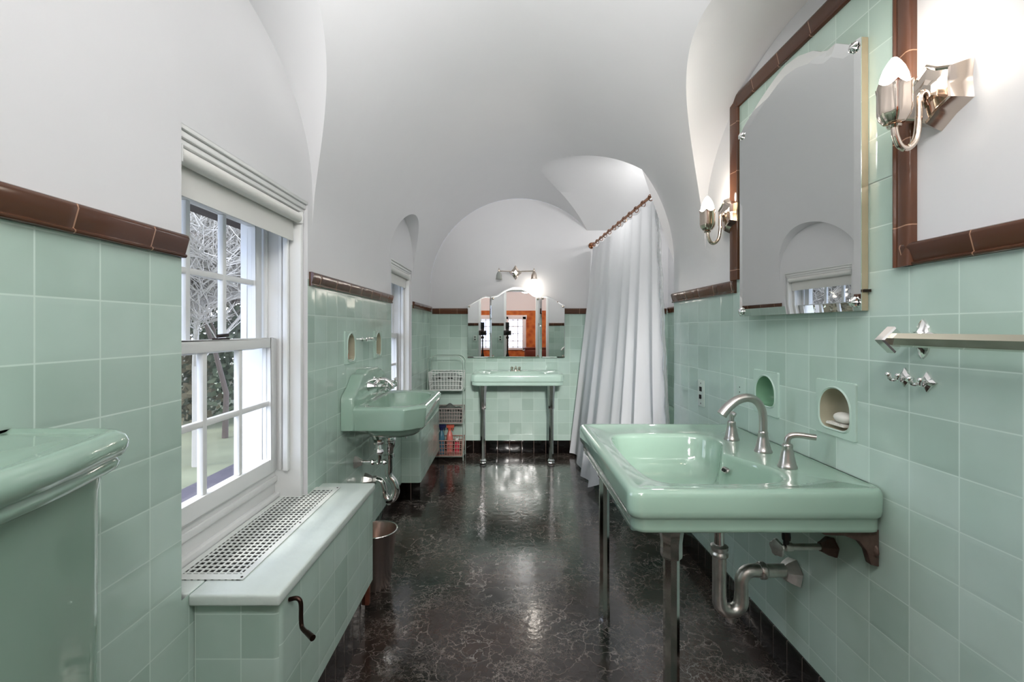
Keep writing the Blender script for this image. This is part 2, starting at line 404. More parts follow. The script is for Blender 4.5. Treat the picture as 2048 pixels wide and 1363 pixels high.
for j in range(len(rows)-1):
    for i in range(nn-1): F.append((j*nn+i, j*nn+i+1, (j+1)*nn+i+1, (j+1)*nn+i))
mb.add(V, F); struct(mb.build('ceiling', PLASTER, angle=28))

struct(MB().box(XL-0.3, XA, YF-0.02, YB+0.02, -0.05, 0).build('floor', FLOOR, origin=(0.4, 2, 0)))

def wall_cells(mb, us, zs, fn, holes, matz):
    us = sorted(set(us)); zs = sorted(set(zs))
    for i in range(len(us)-1):
        for j in range(len(zs)-1):
            u, z = (us[i]+us[i+1])/2, (zs[j]+zs[j+1])/2
            if any(h[0] < u < h[1] and h[2] < z < h[3] for h in holes): continue
            mb.mi = matz(z, u)
            mb.quad(fn(us[i], zs[j]), fn(us[i+1], zs[j]), fn(us[i+1], zs[j+1]), fn(us[i], zs[j+1]))
def strip_up(mb, yl, fn, prof, z0=VS, mi=0):
    mb.mi = mi
    for a, b in zip(yl[:-1], yl[1:]):
        za, zb = max(prof(a), z0), max(prof(b), z0)
        mb.quad(fn(a, z0), fn(b, z0), fn(b, zb), fn(a, za))
TRR, TRL, TRB = (1.306, 1.359), (1.316, 1.367), (1.298, 1.350)
W1 = (1.005, 1.64, 0.56, 1.615); W2 = (2.82, 3.42, 0.56, 1.60)
# left wall
holesL = [W1, W2, (2.02, 2.14, 1.02, 1.13), (2.46, 2.58, 1.02, 1.13)]
mb = MB()
wall_cells(mb, [YF, YB]+[h[i] for h in holesL for i in (0, 1)], [0, 1.34, VS]+[h[i] for h in holesL[2:] for i in (2, 3)]+[0.56],
           lambda u, z: (XL, u, z), holesL, lambda z, u: 1 if z < 1.34 else 0)
for a, b, zt in ((YF, W1[0], VS), (W1[0], W1[1], W1[3]), (W1[1], W2[0], VS), (W2[0], W2[1], W2[3]), (W2[1], YB, VS)):
    strip_up(mb, [a]+[y for y in ys if a < y < b]+[b], lambda u, z: (XL, u, z), lprof, zt)
# deep window reveals
mb.mi = 0
for (a, b, z0, z1) in (W1, W2):
    e = 0.002
    mb.quad((XL, a-e, z0), (XL, a-e, z1+e), (-0.95, a-e, z1+e), (-0.95, a-e, z0)); mb.quad((XL, b+e, z0), (XL, b+e, z1+e), (-0.95, b+e, z1+e), (-0.95, b+e, z0))
    mb.quad((XL, a-e, z1+e), (XL, b+e, z1+e), (-0.95, b+e, z1+e), (-0.95, a-e, z1+e))
struct(mb.build('wall_left', [PLASTER, T_L], recalc=False, origin=(XL, 2, 0)))
# exterior skin
mb = MB(); wall_cells(mb, [YF-3.6, W1[0], W1[1], W2[0], W2[1], YB+0.2], [-3, 0.56, 1.6, 3.2], lambda u, z: (-0.95, u, z), [(W1[0], W1[1], 0.56, 1.6), (W2[0], W2[1], 0.56, 1.6)], lambda z, u: 0)
struct(mb.build('wall_exterior', simple('grey_stucco', rgb(170, 168, 160), 0.8), recalc=False, origin=(-0.95, 2, 0)))
# right wall
holesR = [(1.585, 1.72, 0.862, 0.995), (1.235, 1.37, 0.868, 0.995)]
PANEL = (1.075, 1.865, 2.085)
mb = MB()
wall_cells(mb, [YF, YA, PANEL[0], PANEL[1]]+[h[i] for h in holesR for i in (0, 1)], [0, 1.33, VS]+[h[i] for h in holesR for i in (2, 3)],
           lambda u, z: (XR, u, z), holesR, lambda z, u: 1 if (z < 1.33 or PANEL[0] < u < PANEL[1]) else 0)
yl = sorted([YF, YA]+[y for y in ys if YF < y < YA]+[PANEL[0], PANEL[1]])
strip_up(mb, yl, lambda u, z: (XR, u, z), rprof)
pn = [PANEL[0]+(PANEL[1]-PANEL[0])*i/8 for i in range(9)]
mb.mi = 1
for a, b in zip(pn[:-1], pn[1:]): mb.quad((XR-0.0015, a, VS), (XR-0.0015, b, VS), (XR-0.0015, b, PANEL[2]-0.02), (XR-0.0015, a, PANEL[2]-0.02))
# alcove jamb + end walls
mb.mi = 1; mb.quad((XR, YA, 0), (XA, YA, 0), (XA, YA, 1.33), (XR, YA, 1.33))
mb.mi = 0; mb.quad((XR, YA+E*.5, 1.33), (XA, YA+E*.5, 1.33), (XA, YA+E*.5, rprof(YA)), (XR, YA+E*.5, rprof(YA)))
struct(mb.build('wall_right', [PLASTER, T_R], recalc=False, origin=(XR, 1, 0)))
mb = MB(); mb.mi = 1; mb.quad((XA, YA, 0), (XA, YB, 0), (XA, YB, 1.33), (XA, YA, 1.33))
ya = [YA]+[y for y in ys if YA < y < YB]+[YB]
strip_up(mb, ya, lambda u, z: (XA, u, z), rprof, 1.33)
struct(mb.build('wall_alcove', [PLASTER, T_R], recalc=False, origin=(XA, 3.4, 0)))
# back wall
mb = MB(); mb.mi = 1; mb.quad((XL, YB, 0), (XA, YB, 0), (XA, YB, 1.32), (XL, YB, 1.32))
mb.mi = 0; xs = sorted([XC+VA*math.cos(PI*i/60) for i in range(61)]+[XA])
zB = rprof(YB)
for a, b in zip(xs[:-1], xs[1:]):
    fa = max(vmain(a), zB) if a > XC else max(vmain(a), lprof(YB)); fb = max(vmain(b), zB) if b > XC else max(vmain(b), lprof(YB))
    mb.quad((a, YB, 1.32), (b, YB, 1.32), (b, YB, fb), (a, YB, fa))
struct(mb.build('wall_back', [PLASTER, T_B], recalc=False, origin=(0.2, YB, 0)))
# wall behind the camera with the doorway
DX0, DX1, DZ = -0.04, 0.56, 1.95
mb = MB()
for a, b in zip(xs[:-1], xs[1:]):
    a, b = a, b
    if a >= XR-1e-6: continue
    for (c, d) in ((a, b),):
        pass
xx = sorted(set([XL, XR, DX0, DX1]+[x for x in xs if x < XR]))
for a, b in zip(xx[:-1], xx[1:]):
    mid = (a+b)/2
    if DX0 < mid < DX1:
        mb.mi = 0; mb.quad((a, YF, DZ), (b, YF, DZ), (b, YF, vmain(b)), (a, YF, vmain(a)))
    else:
        mb.mi = 1; mb.quad((a, YF, 0), (b, YF, 0), (b, YF, 1.32), (a, YF, 1.32))
        mb.mi = 0; mb.quad((a, YF, 1.32), (b, YF, 1.32), (b, YF, vmain(b)), (a, YF, vmain(a)))
struct(mb.build('wall_front', [PLASTER, T_B], recalc=False, origin=(0.1, YF, 0)))
mb = MB()
for x0, x1 in ((DX0-0.03, DX0+0.02), (DX1-0.02, DX1+0.03)): mb.box(x0, x1, YF-0.10, YF+0.012, 0, DZ+0.02)
mb.box(DX0-0.03, DX1+0.03, YF-0.10, YF+0.012, DZ, DZ+0.05)
struct(mb.build('door_1', WHITE, bevel=0.003))

# baseboards
BZ = 0.118
struct(MB().box(XR-0.006, XR+0.004, YF+0.01, YA, 0.0005, BZ).build('baseboard_right', K_Y, bevel=0.002))
mb = MB()
for a, b in ((YF+0.01, 1.04), (1.765, 3.08), (3.91, YB-0.007)): mb.box(XL-0.004, XL+0.006, a, b, 0.0005, BZ)
struct(mb.build('baseboard_left', K_Y, bevel=0.002))
struct(MB().box(XL+0.007, 0.64, YB-0.006, YB+0.004, 0.0005, BZ).build('baseboard_back', K_X, bevel=0.002))

# brown cap trims
def cap_profile(h):      # out from wall, up
    return [(0.0, 0), (0.010, 0.0), (0.013, 0.003), (0.013, 0.006), (0.009, 0.009), (0.010, 0.012), (0.018, h-0.010), (0.016, h-0.003), (0.010, h), (0, h)]
tn = [0]
def trim(p0, p1, out, up, h, mat, name=None):
    tn[0] += 1
    p0, p1, out, up = Vector(p0), Vector(p1), Vector(out), Vector(up)
    pr = cap_profile(h); rs = [[tuple(p+out*a+up*b) for a, b in pr] for p in (p0, p1)]
    mb = MB(); mb.rings(rs); o = mb.build('trim_%d' % tn[0], mat, angle=50); return struct(o)
h = TRL[1]-TRL[0]
trim((XL, YF+0.01, TRL[0]), (XL, W1[0], TRL[0]), (1, 0, 0), (0, 0, 1), h, B_Y)
trim((XL, W1[1]+0.012, TRL[0]), (XL, W2[0]-0.01, TRL[0]), (1, 0, 0), (0, 0, 1), h, B_Y)
trim((XL, W2[1]+0.03, TRL[0]), (XL, YB-0.001, TRL[0]), (1, 0, 0), (0, 0, 1), h, B_Y)
trim((XL+0.019, YB, TRB[0]), (XA-0.02, YB, TRB[0]), (0, -1, 0), (0, 0, 1), TRB[1]-TRB[0], B_X)
h = TRR[1]-TRR[0]
trim((XR, YF+0.01, TRR[0]), (XR, PANEL[0]-0.001, TRR[0]), (-1, 0, 0), (0, 0, 1), h, B_Y)
trim((XR, PANEL[1]+0.001, TRR[0]), (XR, YA, TRR[0]), (-1, 0, 0), (0, 0, 1), h, B_Y)
trim((XR, PANEL[0]+0.024, TRR[0]), (XR, PANEL[0]+0.024, PANEL[2]), (-1, 0, 0), (0, -1, 0), 0.055, B_Z)
trim((XR, PANEL[1]-0.024, TRR[1]), (XR, PANEL[1]-0.024, PANEL[2]), (-1, 0, 0), (0, 1, 0), 0.055, B_Z)
trim((XR, PANEL[0]-0.03, PANEL[2]-0.028), (XR, PANEL[1]+0.03, PANEL[2]-0.028), (-1, 0, 0), (0, 0, 1), 0.055, B_Y)
trim((XA, YA+0.01, TRR[0]), (XA, YB-0.02, TRR[0]), (-1, 0, 0), (0, 0, 1), h, B_Y)

# ---------------------------------------------------------------- windows
def window(idx, a, b, z0, z1, ncol=3):
    root = bpy.data.objects.new('window_%d' % idx, None); COL.objects.link(root); root.location = (-0.84, (a+b)/2, z0); root['kind'] = 'structure'
    zs = 0.66; zm = 1.115; zt = z1-0.07
    f = MB()
    # box frame: jambs, parting stops, head, sill
    for y0, y1, s_ in ((a, a+0.022, 1), (b-0.022, b, -1)):
        f.box(-0.95, -0.735, y0, y1, z0, z1)
        yi = y1 if s_ > 0 else y0
        f.box(-0.790, -0.772, min(yi, yi+s_*0.02), max(yi, yi+s_*0.02), zs, zt)
        f.box(-0.862, -0.850, min(yi, yi+s_*0.012), max(yi, yi+s_*0.012), zs, zt)
        f.box(-0.812, -0.800, min(yi, yi+s_*0.008), max(yi, yi+s_*0.008), zs, zt)
    f.box(-0.95, -0.765, a+0.022, b-0.022, zt, z1)
    f.box(-0.80, -0.772, a+0.022, b-0.022, zt-0.02, zt)
    f.box(-0.95, -0.86, a, b, z0, zs-0.02); f.box(-0.86, -0.826, a+0.02, b-0.02, z0, zs); f.box(-0.826, -0.818, a+0.02, b-0.02, 0.618, 0.640)
    f.box(-0.828, -0.810, a+0.02, b-0.02, z0, 0.580)
    f.build('window_frame', WHITE, root, bevel=0.003)
    def sash(x, s0, s1, lo, hi, bot, name, gl):
        m = MB(); st = 0.040; t = 0.015
        m.box(x-t, x+t, s0, s0+st, lo, hi); m.box(x-t, x+t, s1-st, s1, lo, hi)
        m.box(x-t, x+t, s0+st, s1-st, lo, lo+bot); m.box(x-t, x+t, s0+st, s1-st, hi-0.032, hi)
        o = m.build(name, WHITE, root, bevel=0.003)
        m = MB(); g0, g1 = s0+st, s1-st
        for i in range(1, ncol):
            y = g0+(g1-g0)*i/ncol; m.box(x-0.009, x+0.009, y-0.009, y+0.009, lo+bot, hi-0.032)
        z = (lo+bot+hi-0.032)/2; m.box(x-0.0085, x+0.0085, g0, g1, z-0.009, z+0.009)
        m.build('muntin', WHITE, o, bevel=0.003)
        MB().box(x-0.002, x+0.002, g0, g1, lo+bot, hi-0.032).build('window_pane', GLASS, o)
        return o
    lo = sash(-0.832, a+0.028, b-0.028, zs+0.001, zm+0.012, 0.048, 'lower_sash', 1)
    sash(-0.880, a+0.036, b-0.036, zm-0.024, zt-0.002, 0.034, 'upper_sash', 1)
    ym = (a+b)/2; m = MB()
    m.box(-0.842, -0.822, ym-0.025, ym+0.025, zm+0.012, zm+0.018); m.tube([(-0.832, ym-0.015, zm+0.024), (-0.832, ym+0.03, zm+0.026)], 0.005, 8)
    m.build('sash_latch', DARKIRON, lo)
    # mouldings across the head at the wall face
    m = MB()
    for x0, x1, za, zb in ((-0.79, -0.7205, z1-0.010, z1+0.012), (-0.79, -0.7265, z1-0.026, z1-0.010), (-0.79, -0.733, z1-0.040, z1-0.026), (-0.79, -0.762, z1-0.125, z1-0.040)):
        m.box(x0, x1, a-0.008, b+0.008, za, zb)
    m.build('head_moulding', WHITE, root, bevel=0.004)
    return root
window(1, *W1); window(2, *W2)
def blind(a, b, z, label):
    t = thing('roller_blind', label, 'blind', (-0.75, (a+b)/2, z))
    MB().tube([(-0.743, a+0.014, z-0.002), (-0.743, b-0.03, z-0.002)], 0.018, 20).build('blind_roll', simple('white_blind_cloth', rgb(228, 228, 224), 0.6), t)
    for y in (a+0.008, b-0.03): MB().box(-0.762, -0.724, y, y+0.004, z-0.022, z+0.018).build('blind_bracket', WHITE, t, bevel=0.001)
    MB().box(-0.7615, -0.757, a+0.026, b-0.032, z-0.085, z).build('blind_cloth', simple('white_blind_hem', rgb(222, 222, 218), 0.6), t)
blind(W1[0], W1[1], 1.555, 'white rolled up blind at the top of the nearer window')
blind(W2[0], W2[1], 1.545, 'white rolled up blind at the top of the farther window')

# ---------------------------------------------------------------- window bench
b1 = thing('window_bench', 'green tiled radiator bench with painted slab and perforated grille under the near window', 'bench', (-0.62, 1.40, 0))
def tiled_box(x0, x1, y0, y1, z0, z1, root, name='tiled_body', mats=(T_L, T_B), r=0.018):
    mb = MB(); pr = []
    for i in range(7):
        t = math.radians(270+90*i/6); pr.append((x1-r+r*math.cos(t), y0+r+r*math.sin(t)))
    pr = [(x0, y0)]+pr+[(x1, y1), (x0, y1)]
    n = len(pr)
    for i in range(n):
        p, q = pr[i], pr[(i+1) % n]; mb.mi = 1 if abs(q[0]-p[0]) > abs(q[1]-p[1]) else 0
        mb.quad((p[0], p[1], z0), (q[0], q[1], z0), (q[0], q[1], z1), (p[0], p[1], z1))
    mb.mi = 0
    mb.add([(p[0], p[1], z1) for p in pr], [tuple(range(n))]); mb.add([(p[0], p[1], z0) for p in pr], [tuple(reversed(range(n)))])
    return mb.build(name, list(mats), root, angle=50)
T_F = tile_mat('bench_tile_front', 'y', 0.112, 0.103, 0.59, 0.532, GREENS, GROUT)
T_N = tile_mat('bench_tile_end', 'x', 0.105, 0.103, -0.612, 0.505, GREENS, GROUT)
tiled_box(XL+0.001, -0.522, 1.045, 1.762, 0.19, 0.532, b1, mats=(T_F, T_N))
MB().box(XL+0.001, -0.545, 1.060, 1.74, 0.0005, 0.19).build('black_plinth', K_Y, b1)
MB().box(-0.60, -0.530, 1.742, 1.762, 0.10, 0.19).build('broken_corner', BRICKY, b1, bevel=0.004)
mb = MB(); mb.box(-0.812, XL, 1.03, 1.64, 0.534, 0.561); mb.box(XL, -0.514, 1.024, 1.772, 0.534, 0.561)
mb.build('slab', BENCHPAINT, b1, bevel=0.006, seg=3)
MB().box(-0.806, -0.634, 1.088, 1.712, 0.5612, 0.5622).build('grille_shade_sheet', BLACK, b1)  # black sheet laid on the slab as the shade below the grille
gx0, gx1, gy0, gy1 = -0.808, -0.630, 1.083, 1.717
mb = MB(); gz0, gz1 = 0.5622, 0.5642; nx, ny = 10, 34; px, py = (gx1-gx0-0.016)/nx, (gy1-gy0-0.024)/ny
for i in range(nx+1):
    x = gx0+0.008+px*i; w_ = 0.0023 if 0 < i < nx else 0.008
    mb.box(x-w_, x+w_, gy0, gy1, gz0, gz1)
for j in range(ny+1):
    y = gy0+0.012+py*j; w_ = 0.0024 if 0 < j < ny else 0.012
    mb.box(gx0+0.006, gx1-0.006, y-w_, y+w_, gz0, gz1-0.00015)
gr = mb.build('grille', simple('pale_grille_paint', rgb(222, 226, 222), 0.3), b1)
for x, y in ((gx1-0.008, gy0+0.01), (gx1-0.008, (gy0+gy1)/2), (gx1-0.008, gy1-0.01)):
    MB().lathe([(0.003, 0), (0.003, 0.001), (0.001, 0.0016)], (x, y, gz1), n=10).build('screw', DARKIRON, gr)
mb = MB(); mb.tube(smooth_path([(-0.520, 1.085, 0.515), (-0.502, 1.085, 0.518), (-0.492, 1.083, 0.508), (-0.490, 1.08, 0.475), (-0.486, 1.075, 0.458), (-0.476, 1.065, 0.455), (-0.452, 1.045, 0.455)]), 0.0052, 10)
mb.tube([(-0.466, 1.057, 0.455), (-0.444, 1.038, 0.455)], [0.006, 0.007], 12)
mb.build('crank_handle', simple('dark_bronze', rgb(58, 42, 36), 0.35, 0.9), b1)

b2 = thing('window_bench', 'green tiled bench with black tiled plinth beyond the left wall basin', 'bench', (-0.66, 3.5, 0))
tiled_box(XL+0.001, -0.588, 3.08, 3.91, 0.118, 0.535, b2, mats=(T_L, T_B))
MB().box(XL+0.001, -0.592, 3.085, 3.91, 0.0005, 0.118).build('black_plinth', [K_X], b2)
mb = MB(); mb.box(-0.772, XL, 2.83, 3.41, 0.536, 0.561); mb.box(XL, -0.58, 3.07, 3.92, 0.536, 0.561); mb.build('slab', BENCHPAINT, b2, bevel=0.005)

# ---------------------------------------------------------------- foreground ceramic tank
tk = thing('ceramic_tank', 'tall glossy green ceramic tank with a rolled rim lid in the left foreground', 'tank', (-0.63, 0.38, 0))
def tank_poly(inset, x_wall=XL+0.004):
    y0, y1 = 0.09+inset, 0.675-inset; r = 0.05; pts = [(x_wall, y0)]
    def fx(y): return -0.497-inset-0.060*((y-0.38)/0.295)**2
    pts += [(fx(y0)-0.05, y0), (fx(y0+.02)-0.012, y0+0.012)]
    for i in range(13):
        y = y0+0.035+(y1-y0-0.07)*i/12; pts.append((fx(y), y))
    for a in (15, 35, 55, 75, 90):
        t = math.radians(a); pts.append((fx(y1-0.035)-0.035+0.035*math.cos(t), y1-0.035+0.035*math.sin(t)))
    pts.append((x_wall, y1)); return pts
def ring3(p, z): return [(q[0], q[1], z) for q in p]
rs = [ring3(tank_poly(0.032), 0.001), ring3(tank_poly(0.030), 0.3), ring3(tank_poly(0.028), 0.935), ring3(tank_poly(0.024), 0.962)]
mb = MB(); mb.rings(rs); mb.build('tank_body', PORC, tk, angle=60)
prof = [(0.026, 0.960), (0.018, 0.958), (0.010, 0.963), (0.008, 0.972), (0.012, 0.978), (0.004, 0.981), (0.0, 0.990), (-0.001, 0.999), (0.003, 1.009), (0.011, 1.015), (0.020, 1.016), (0.026, 1.0125), (0.036, 1.0115), (0.06, 1.012)]
mb = MB(); mb.rings([ring3(tank_poly(i), z) for i, z in prof]); mb.build('tank_lid', PORC, tk, angle=60)

# ---------------------------------------------------------------- basins
def basin_mesh(c, rings, extra, n=110):
    th = thetas(c, extra, n); mb = MB(); rs = []
    for poly, z in rings:
        rs.append([(x, y, z) for x, y in ray_poly(c, poly, th)])
    mb.rings(rs); return mb
def wash_basin():
    t = thing('console_basin', 'large green porcelain basin on chrome legs at the right wall in the foreground', 'basin', (0.62, 1.52, 0))
    x0, x1, y0, y1 = 0.302, 0.938, 1.118, 1.922; zt = 0.760; c = (0.575, 1.475)
    R = lambda i, r: rrect(x0+i, x1-min(i, 0.002), y0+i, y1-i, r)
    bas = smooth_poly([(0.395, 1.705), (0.46, 1.745), (0.60, 1.755), (0.715, 1.742), (0.762, 1.69), (0.765, 1.625), (0.735, 1.555), (0.706, 1.475), (0.732, 1.395), (0.762, 1.33), (0.762, 1.255), (0.72, 1.205), (0.60, 1.190), (0.45, 1.194), (0.392, 1.225), (0.372, 1.33), (0.370, 1.47), (0.375, 1.61)], 6)
    S = lambda s: scale_poly(c, bas, s)
    rings = [(S(0.5), 0.583), (S(0.72), 0.592), (S(0.86), 0.612), (S(0.97), 0.650), (R(0.06, 0.03), 0.655), (R(0.03, 0.03), 0.652), (R(0.020, 0.03), 0.650), (R(0.013, 0.03), 0.654), (R(0.012, 0.03), 0.662), (R(0.011, 0.03), 0.684), (R(0.006, 0.032), 0.690),
             (R(0.0, 0.032), 0.697), (R(-0.001, 0.032), 0.71), (R(-0.001, 0.030), 0.744), (R(0.001, 0.030), 0.753), (R(0.006, 0.028), 0.7595), (R(0.013, 0.026), 0.7612), (R(0.030, 0.022), 0.7605), (R(0.036, 0.02), 0.7575)]
    rings += [(S(1.06), 0.7565), (S(1.02), 0.756), (S(1.0), 0.754), (S(0.985), 0.749), (S(0.972), 0.740), (S(0.95), 0.715), (S(0.92), 0.685), (S(0.88), 0.658), (S(0.82), 0.638), (S(0.74), 0.622), (S(0.62), 0.610), (S(0.45), 0.601), (S(0.25), 0.595), (S(0.10), 0.592), (S(0.07), 0.587)]
    basin_mesh(c, rings, [R(-0.001, 0.032)]).build('basin', PORC, t, angle=60)
    MB().lathe([(0.022, 0), (0.022, 0.004), (0.016, 0.005), (0.012, 0.001)], (c[0], c[1], 0.591), n=24).build('drain', CHROME, t)
    # overflow slot on the back of the bowl
    m = MB(); m.prism(rrect(1.452-0.020, 1.452+0.018, 0.703, 0.717, 0.0065), lambda a, b, d: (0.6965+d+(b-0.71)*0.5, a, b), -0.006, 0.002)
    o = m.build('overflow', NICKEL, t, bevel=0.001)
    MB().prism(rrect(1.452-0.012, 1.452+0.010, 0.706, 0.714, 0.0035), lambda a, b, d: (0.6962+d+(b-0.71)*0.5, a, b), -0.0085, -0.004).build('overflow_shade_block', BLACK, o)  # solid black block stands for the shade inside the slot
    oc = lambda a: 1.0
    for lx, ly in ((0.392, 1.845), (0.432, 1.20)):
        m = MB(); m.lathe([(0.023, 0.0015), (0.023, 0.04), (0.0205, 0.05), (0.0205, 0.54), (0.0205, 0.58)], (lx, ly, 0), n=8, phase=PI/8)
        m.build('leg', CHROME, t, angle=20)
        m = MB(); m.lathe([(0.0265, 0.56), (0.0275, 0.565), (0.0275, 0.60), (0.031, 0.628), (0.037, 0.6515)], (lx, ly, 0), n=8, phase=PI/8)
        m.build('leg_socket', CHROME, t, angle=20)
    for yy in (1.155, 1.885):
        m = MB(); m.prism([(0.936, 0.56), (0.936, 0.655), (0.78, 0.655), (0.80, 0.640), (0.85, 0.638), (0.885, 0.625), (0.905, 0.60), (0.915, 0.565)], lambda a, b, d: (a, d, b), yy-0.010, yy+0.010)
        m.lathe([(0.02, 0), (0.018, 0.006), (0.008, 0.010)], (0.93, yy, 0.60), (-1, 0, 0), 10)
        m.build('wall_bracket', RUST, t, bevel=0.004)
    return t
wash_basin()

# faucet set (three pieces, one set)
fa = thing('faucet', 'brushed nickel gooseneck faucet with two lever handles on the large right basin', 'faucet', (0.84, 1.49, 0.757))
def bell(m, x, y, z, s=1.0):
    m.lathe([(0.026*s, 0), (0.0265*s, 0.004), (0.024*s, 0.008), (0.021*s, 0.020), (0.016*s, 0.045), (0.0135*s, 0.058), (0.0145*s, 0.060), (0.0145*s, 0.064), (0.0125*s, 0.068)], (x, y, z), n=28)
m = MB(); bell(m, 0.838, 1.492, 0.757, 1.02)
path = smooth_path([(0.838, 1.492, 0.82), (0.838, 1.492, 0.86), (0.834, 1.492, 0.895), (0.815, 1.492, 0.924), (0.785, 1.492, 0.934), (0.752, 1.492, 0.925), (0.722, 1.492, 0.902), (0.702, 1.492, 0.878)], 5)
nP = len(path); m.tube(path, [0.0125+0.004*max(0, (i/nP-0.35))/0.65 for i in range(nP)], 18)
m.build('spout', NICKEL, fa, angle=50)
def lever(y, dy, nm='lever_handle'):
    m = MB(); bell(m, 0.815, y, 0.757, 0.98)
    m.tube(smooth_path([(0.815, y, 0.82), (0.815, y, 0.838), (0.815, y+dy*0.006, 0.848), (0.817, y+dy*0.022, 0.853), (0.820, y+dy*0.055, 0.850), (0.822, y+dy*0.068, 0.849)]), 0.0085, 14)
    m.build(nm, NICKEL, fa, angle=50)
lever(1.655, -0.2)
m = MB(); bell(m, 0.815, 1.325, 0.757, 0.98)
m.tube(smooth_path([(0.815, 1.325, 0.82), (0.815, 1.325, 0.838), (0.822, 1.322, 0.849), (0.84, 1.315, 0.853), (0.868, 1.303, 0.851), (0.88, 1.298, 0.850)]), 0.0085, 14)
m.build('lever_handle', NICKEL, fa, angle=50)

# trap and supply under the right basin
tr = thing('drain_trap', 'grey cast metal P trap joining the right basin to the wall', 'pipe', (0.72, 1.487, 0.23))
Y0 = 1.487
m = MB(); m.tube([(0.692, Y0, 0.655), (0.692, Y0, 0.43)], 0.0155, 18); m.build('tail_pipe', CHROME, tr)
m = MB()
m.lathe([(0.024, 0), (0.028, 0.004), (0.028, 0.012), (0.024, 0.016), (0.024, 0.02), (0.027, 0.024), (0.027, 0.034), (0.02, 0.038)], (0.692, Y0, 0.418), n=24)
p = [(0.692, Y0, 0.425), (0.692, Y0, 0.33), (0.692, Y0, 0.29)]+arc((0.728, Y0, 0.275), 0.036, 180, 360, 12)[1:]+[(0.764, Y0, 0.30)]+arc((0.800, Y0, 0.335), 0.036, 180, 90, 8)+[(0.83, Y0, 0.371)]
m.tube(p, [0.0215]*3+[0.0225]*12+[0.021]*(len(p)-15), 18)
m.lathe([(0.014, 0), (0.016, 0.006), (0.016, 0.014), (0.02, 0.02)], (0.728, Y0, 0.205), n=8)
m.build('trap_bend', OLDMETAL, tr, angle=50)
m = MB(); m.lathe([(0.025, 0), (0.027, 0.004), (0.027, 0.016), (0.0235, 0.02), (0.021, 0.022), (0.021, 0.085)], (0.822, Y0, 0.371), (1, 0, 0), 24)
m.build('outlet_pipe', OLDMETAL, tr)
m = MB(); m.lathe([(0.026, 0), (0.034, 0.010), (0.045, 0.030), (0.046, 0.036)], (0.902, Y0, 0.366), (1, 0, 0), 6); m.build('wall_flange', OLDMETAL, tr, angle=20)

def supply(y, z, lab, bowl):
    s = thing('supply_valve', lab, 'valve', (0.85, y, z-0.03))
    MB().lathe([(0.014, 0), (0.016, 0.006), (0.03, 0.03), (0.030, 0.036)], (0.903, y, z), (1, 0, 0), 6).build('wall_flange', RUST, s, angle=20)
    m = MB(); m.tube([(0.812, y, z), (0.91, y, z)], 0.009, 14); m.lathe([(0.012, 0), (0.013, 0.01), (0.012, 0.02)], (0.802, y, z), (1, 0, 0), 12); m.build('supply_pipe', OLDMETAL, s)
    m = MB(); m.tube([(0.806, y, z), (0.806, y, z+0.045)], 0.008, 12); m.lathe([(0.011, 0.02), (0.012, 0.03), (0.011, 0.042)], (0.806, y, z), n=8)
    m.tube([(0.806, y, z+0.04), (0.808, y+0.01, z+0.118)], 0.005, 8); m.build('riser', simple('dark_rubber', rgb(40, 40, 42), 0.5), s)
    m = MB(); m.tube([(0.806, y, z), (0.782, y-0.004, z)], 0.005, 10)
    m.lathe([(0.010, 0), (0.022, 0.002), (0.024, 0.006), (0.022, 0.010), (0.008, 0.012)], (0.782, y-0.004, z), (-1, -0.35, 0), 18, shape=lambda a: 1+0.12*math.cos(5*a))
    m.build('round_handle', OLDMETAL, s)
supply(1.316, 0.530, 'small supply valve with a round knob right of the grey trap', 0)
supply(1.66, 0.530, 'small supply valve left of the grey trap, half hidden by the basin', 0)

# left wall basin
lb = thing('wall_basin', 'green wall hung basin with a scalloped high back on the left wall', 'basin', (-0.55, 2.26, 0.71))
c = (-0.53, 2.26); bx0, bx1, by0, by1 = XL+0.003, -0.362, 1.962, 2.56
def chamf(i):
    cx = 0.082; return [(bx0, by0+i), (bx1-i-cx, by0+i), (bx1-i, by0+i+cx*0.9), (bx1-i, by1-i-cx*0.9), (bx1-i-cx, by1-i), (bx0, by1-i)]
bowl = smooth_poly([(-0.625, 2.05), (-0.53, 2.025), (-0.465, 2.04), (-0.408, 2.10), (-0.397, 2.26), (-0.408, 2.42), (-0.465, 2.48), (-0.53, 2.495), (-0.625, 2.47), (-0.64, 2.40), (-0.642, 2.26), (-0.64, 2.12)], 5)
S = lambda s: scale_poly(c, bowl, s)
rings = [(S(0.55), 0.655), (S(0.80), 0.665), (S(1.0), 0.690), (S(1.05), 0.715), (chamf(0.03), 0.716), (chamf(0.014), 0.7165), (chamf(0.012), 0.722), (chamf(0.003), 0.790), (chamf(0.0), 0.806), (chamf(0.003), 0.814), (chamf(0.010), 0.8185), (chamf(0.02), 0.8195),
         (S(1.06), 0.816), (S(1.0), 0.812), (S(0.97), 0.800), (S(0.92), 0.765), (S(0.82), 0.73), (S(0.6), 0.705), (S(0.2), 0.695)]
basin_mesh(c, rings, [chamf(0.0)]).build('basin', PORC, lb, angle=40)
half = [(0.30, 0.72), (0.30, 0.855), (0.292, 0.868), (0.255, 0.886), (0.225, 0.902), (0.20, 0.925), (0.175, 0.944), (0.145, 0.951), (0.11, 0.953), (0.10, 0.961), (0.085, 0.966), (0, 0.967)]
pts = [(2.26-a, b) for a, b in half]+[(2.26+a, b) for a, b in reversed(half[:-1])]
m = MB(); th = None
rs = []
for inset, x in ((0, XL+0.002), (0, XL+0.048), (0.003, XL+0.054), (0.009, XL+0.057)):
    rs.append([(x+(0.0 if z > 0.80 else 0), 2.26+(y-2.26)*(1-inset/0.3), z-(inset if z > 0.8 else 0)) for y, z in pts])
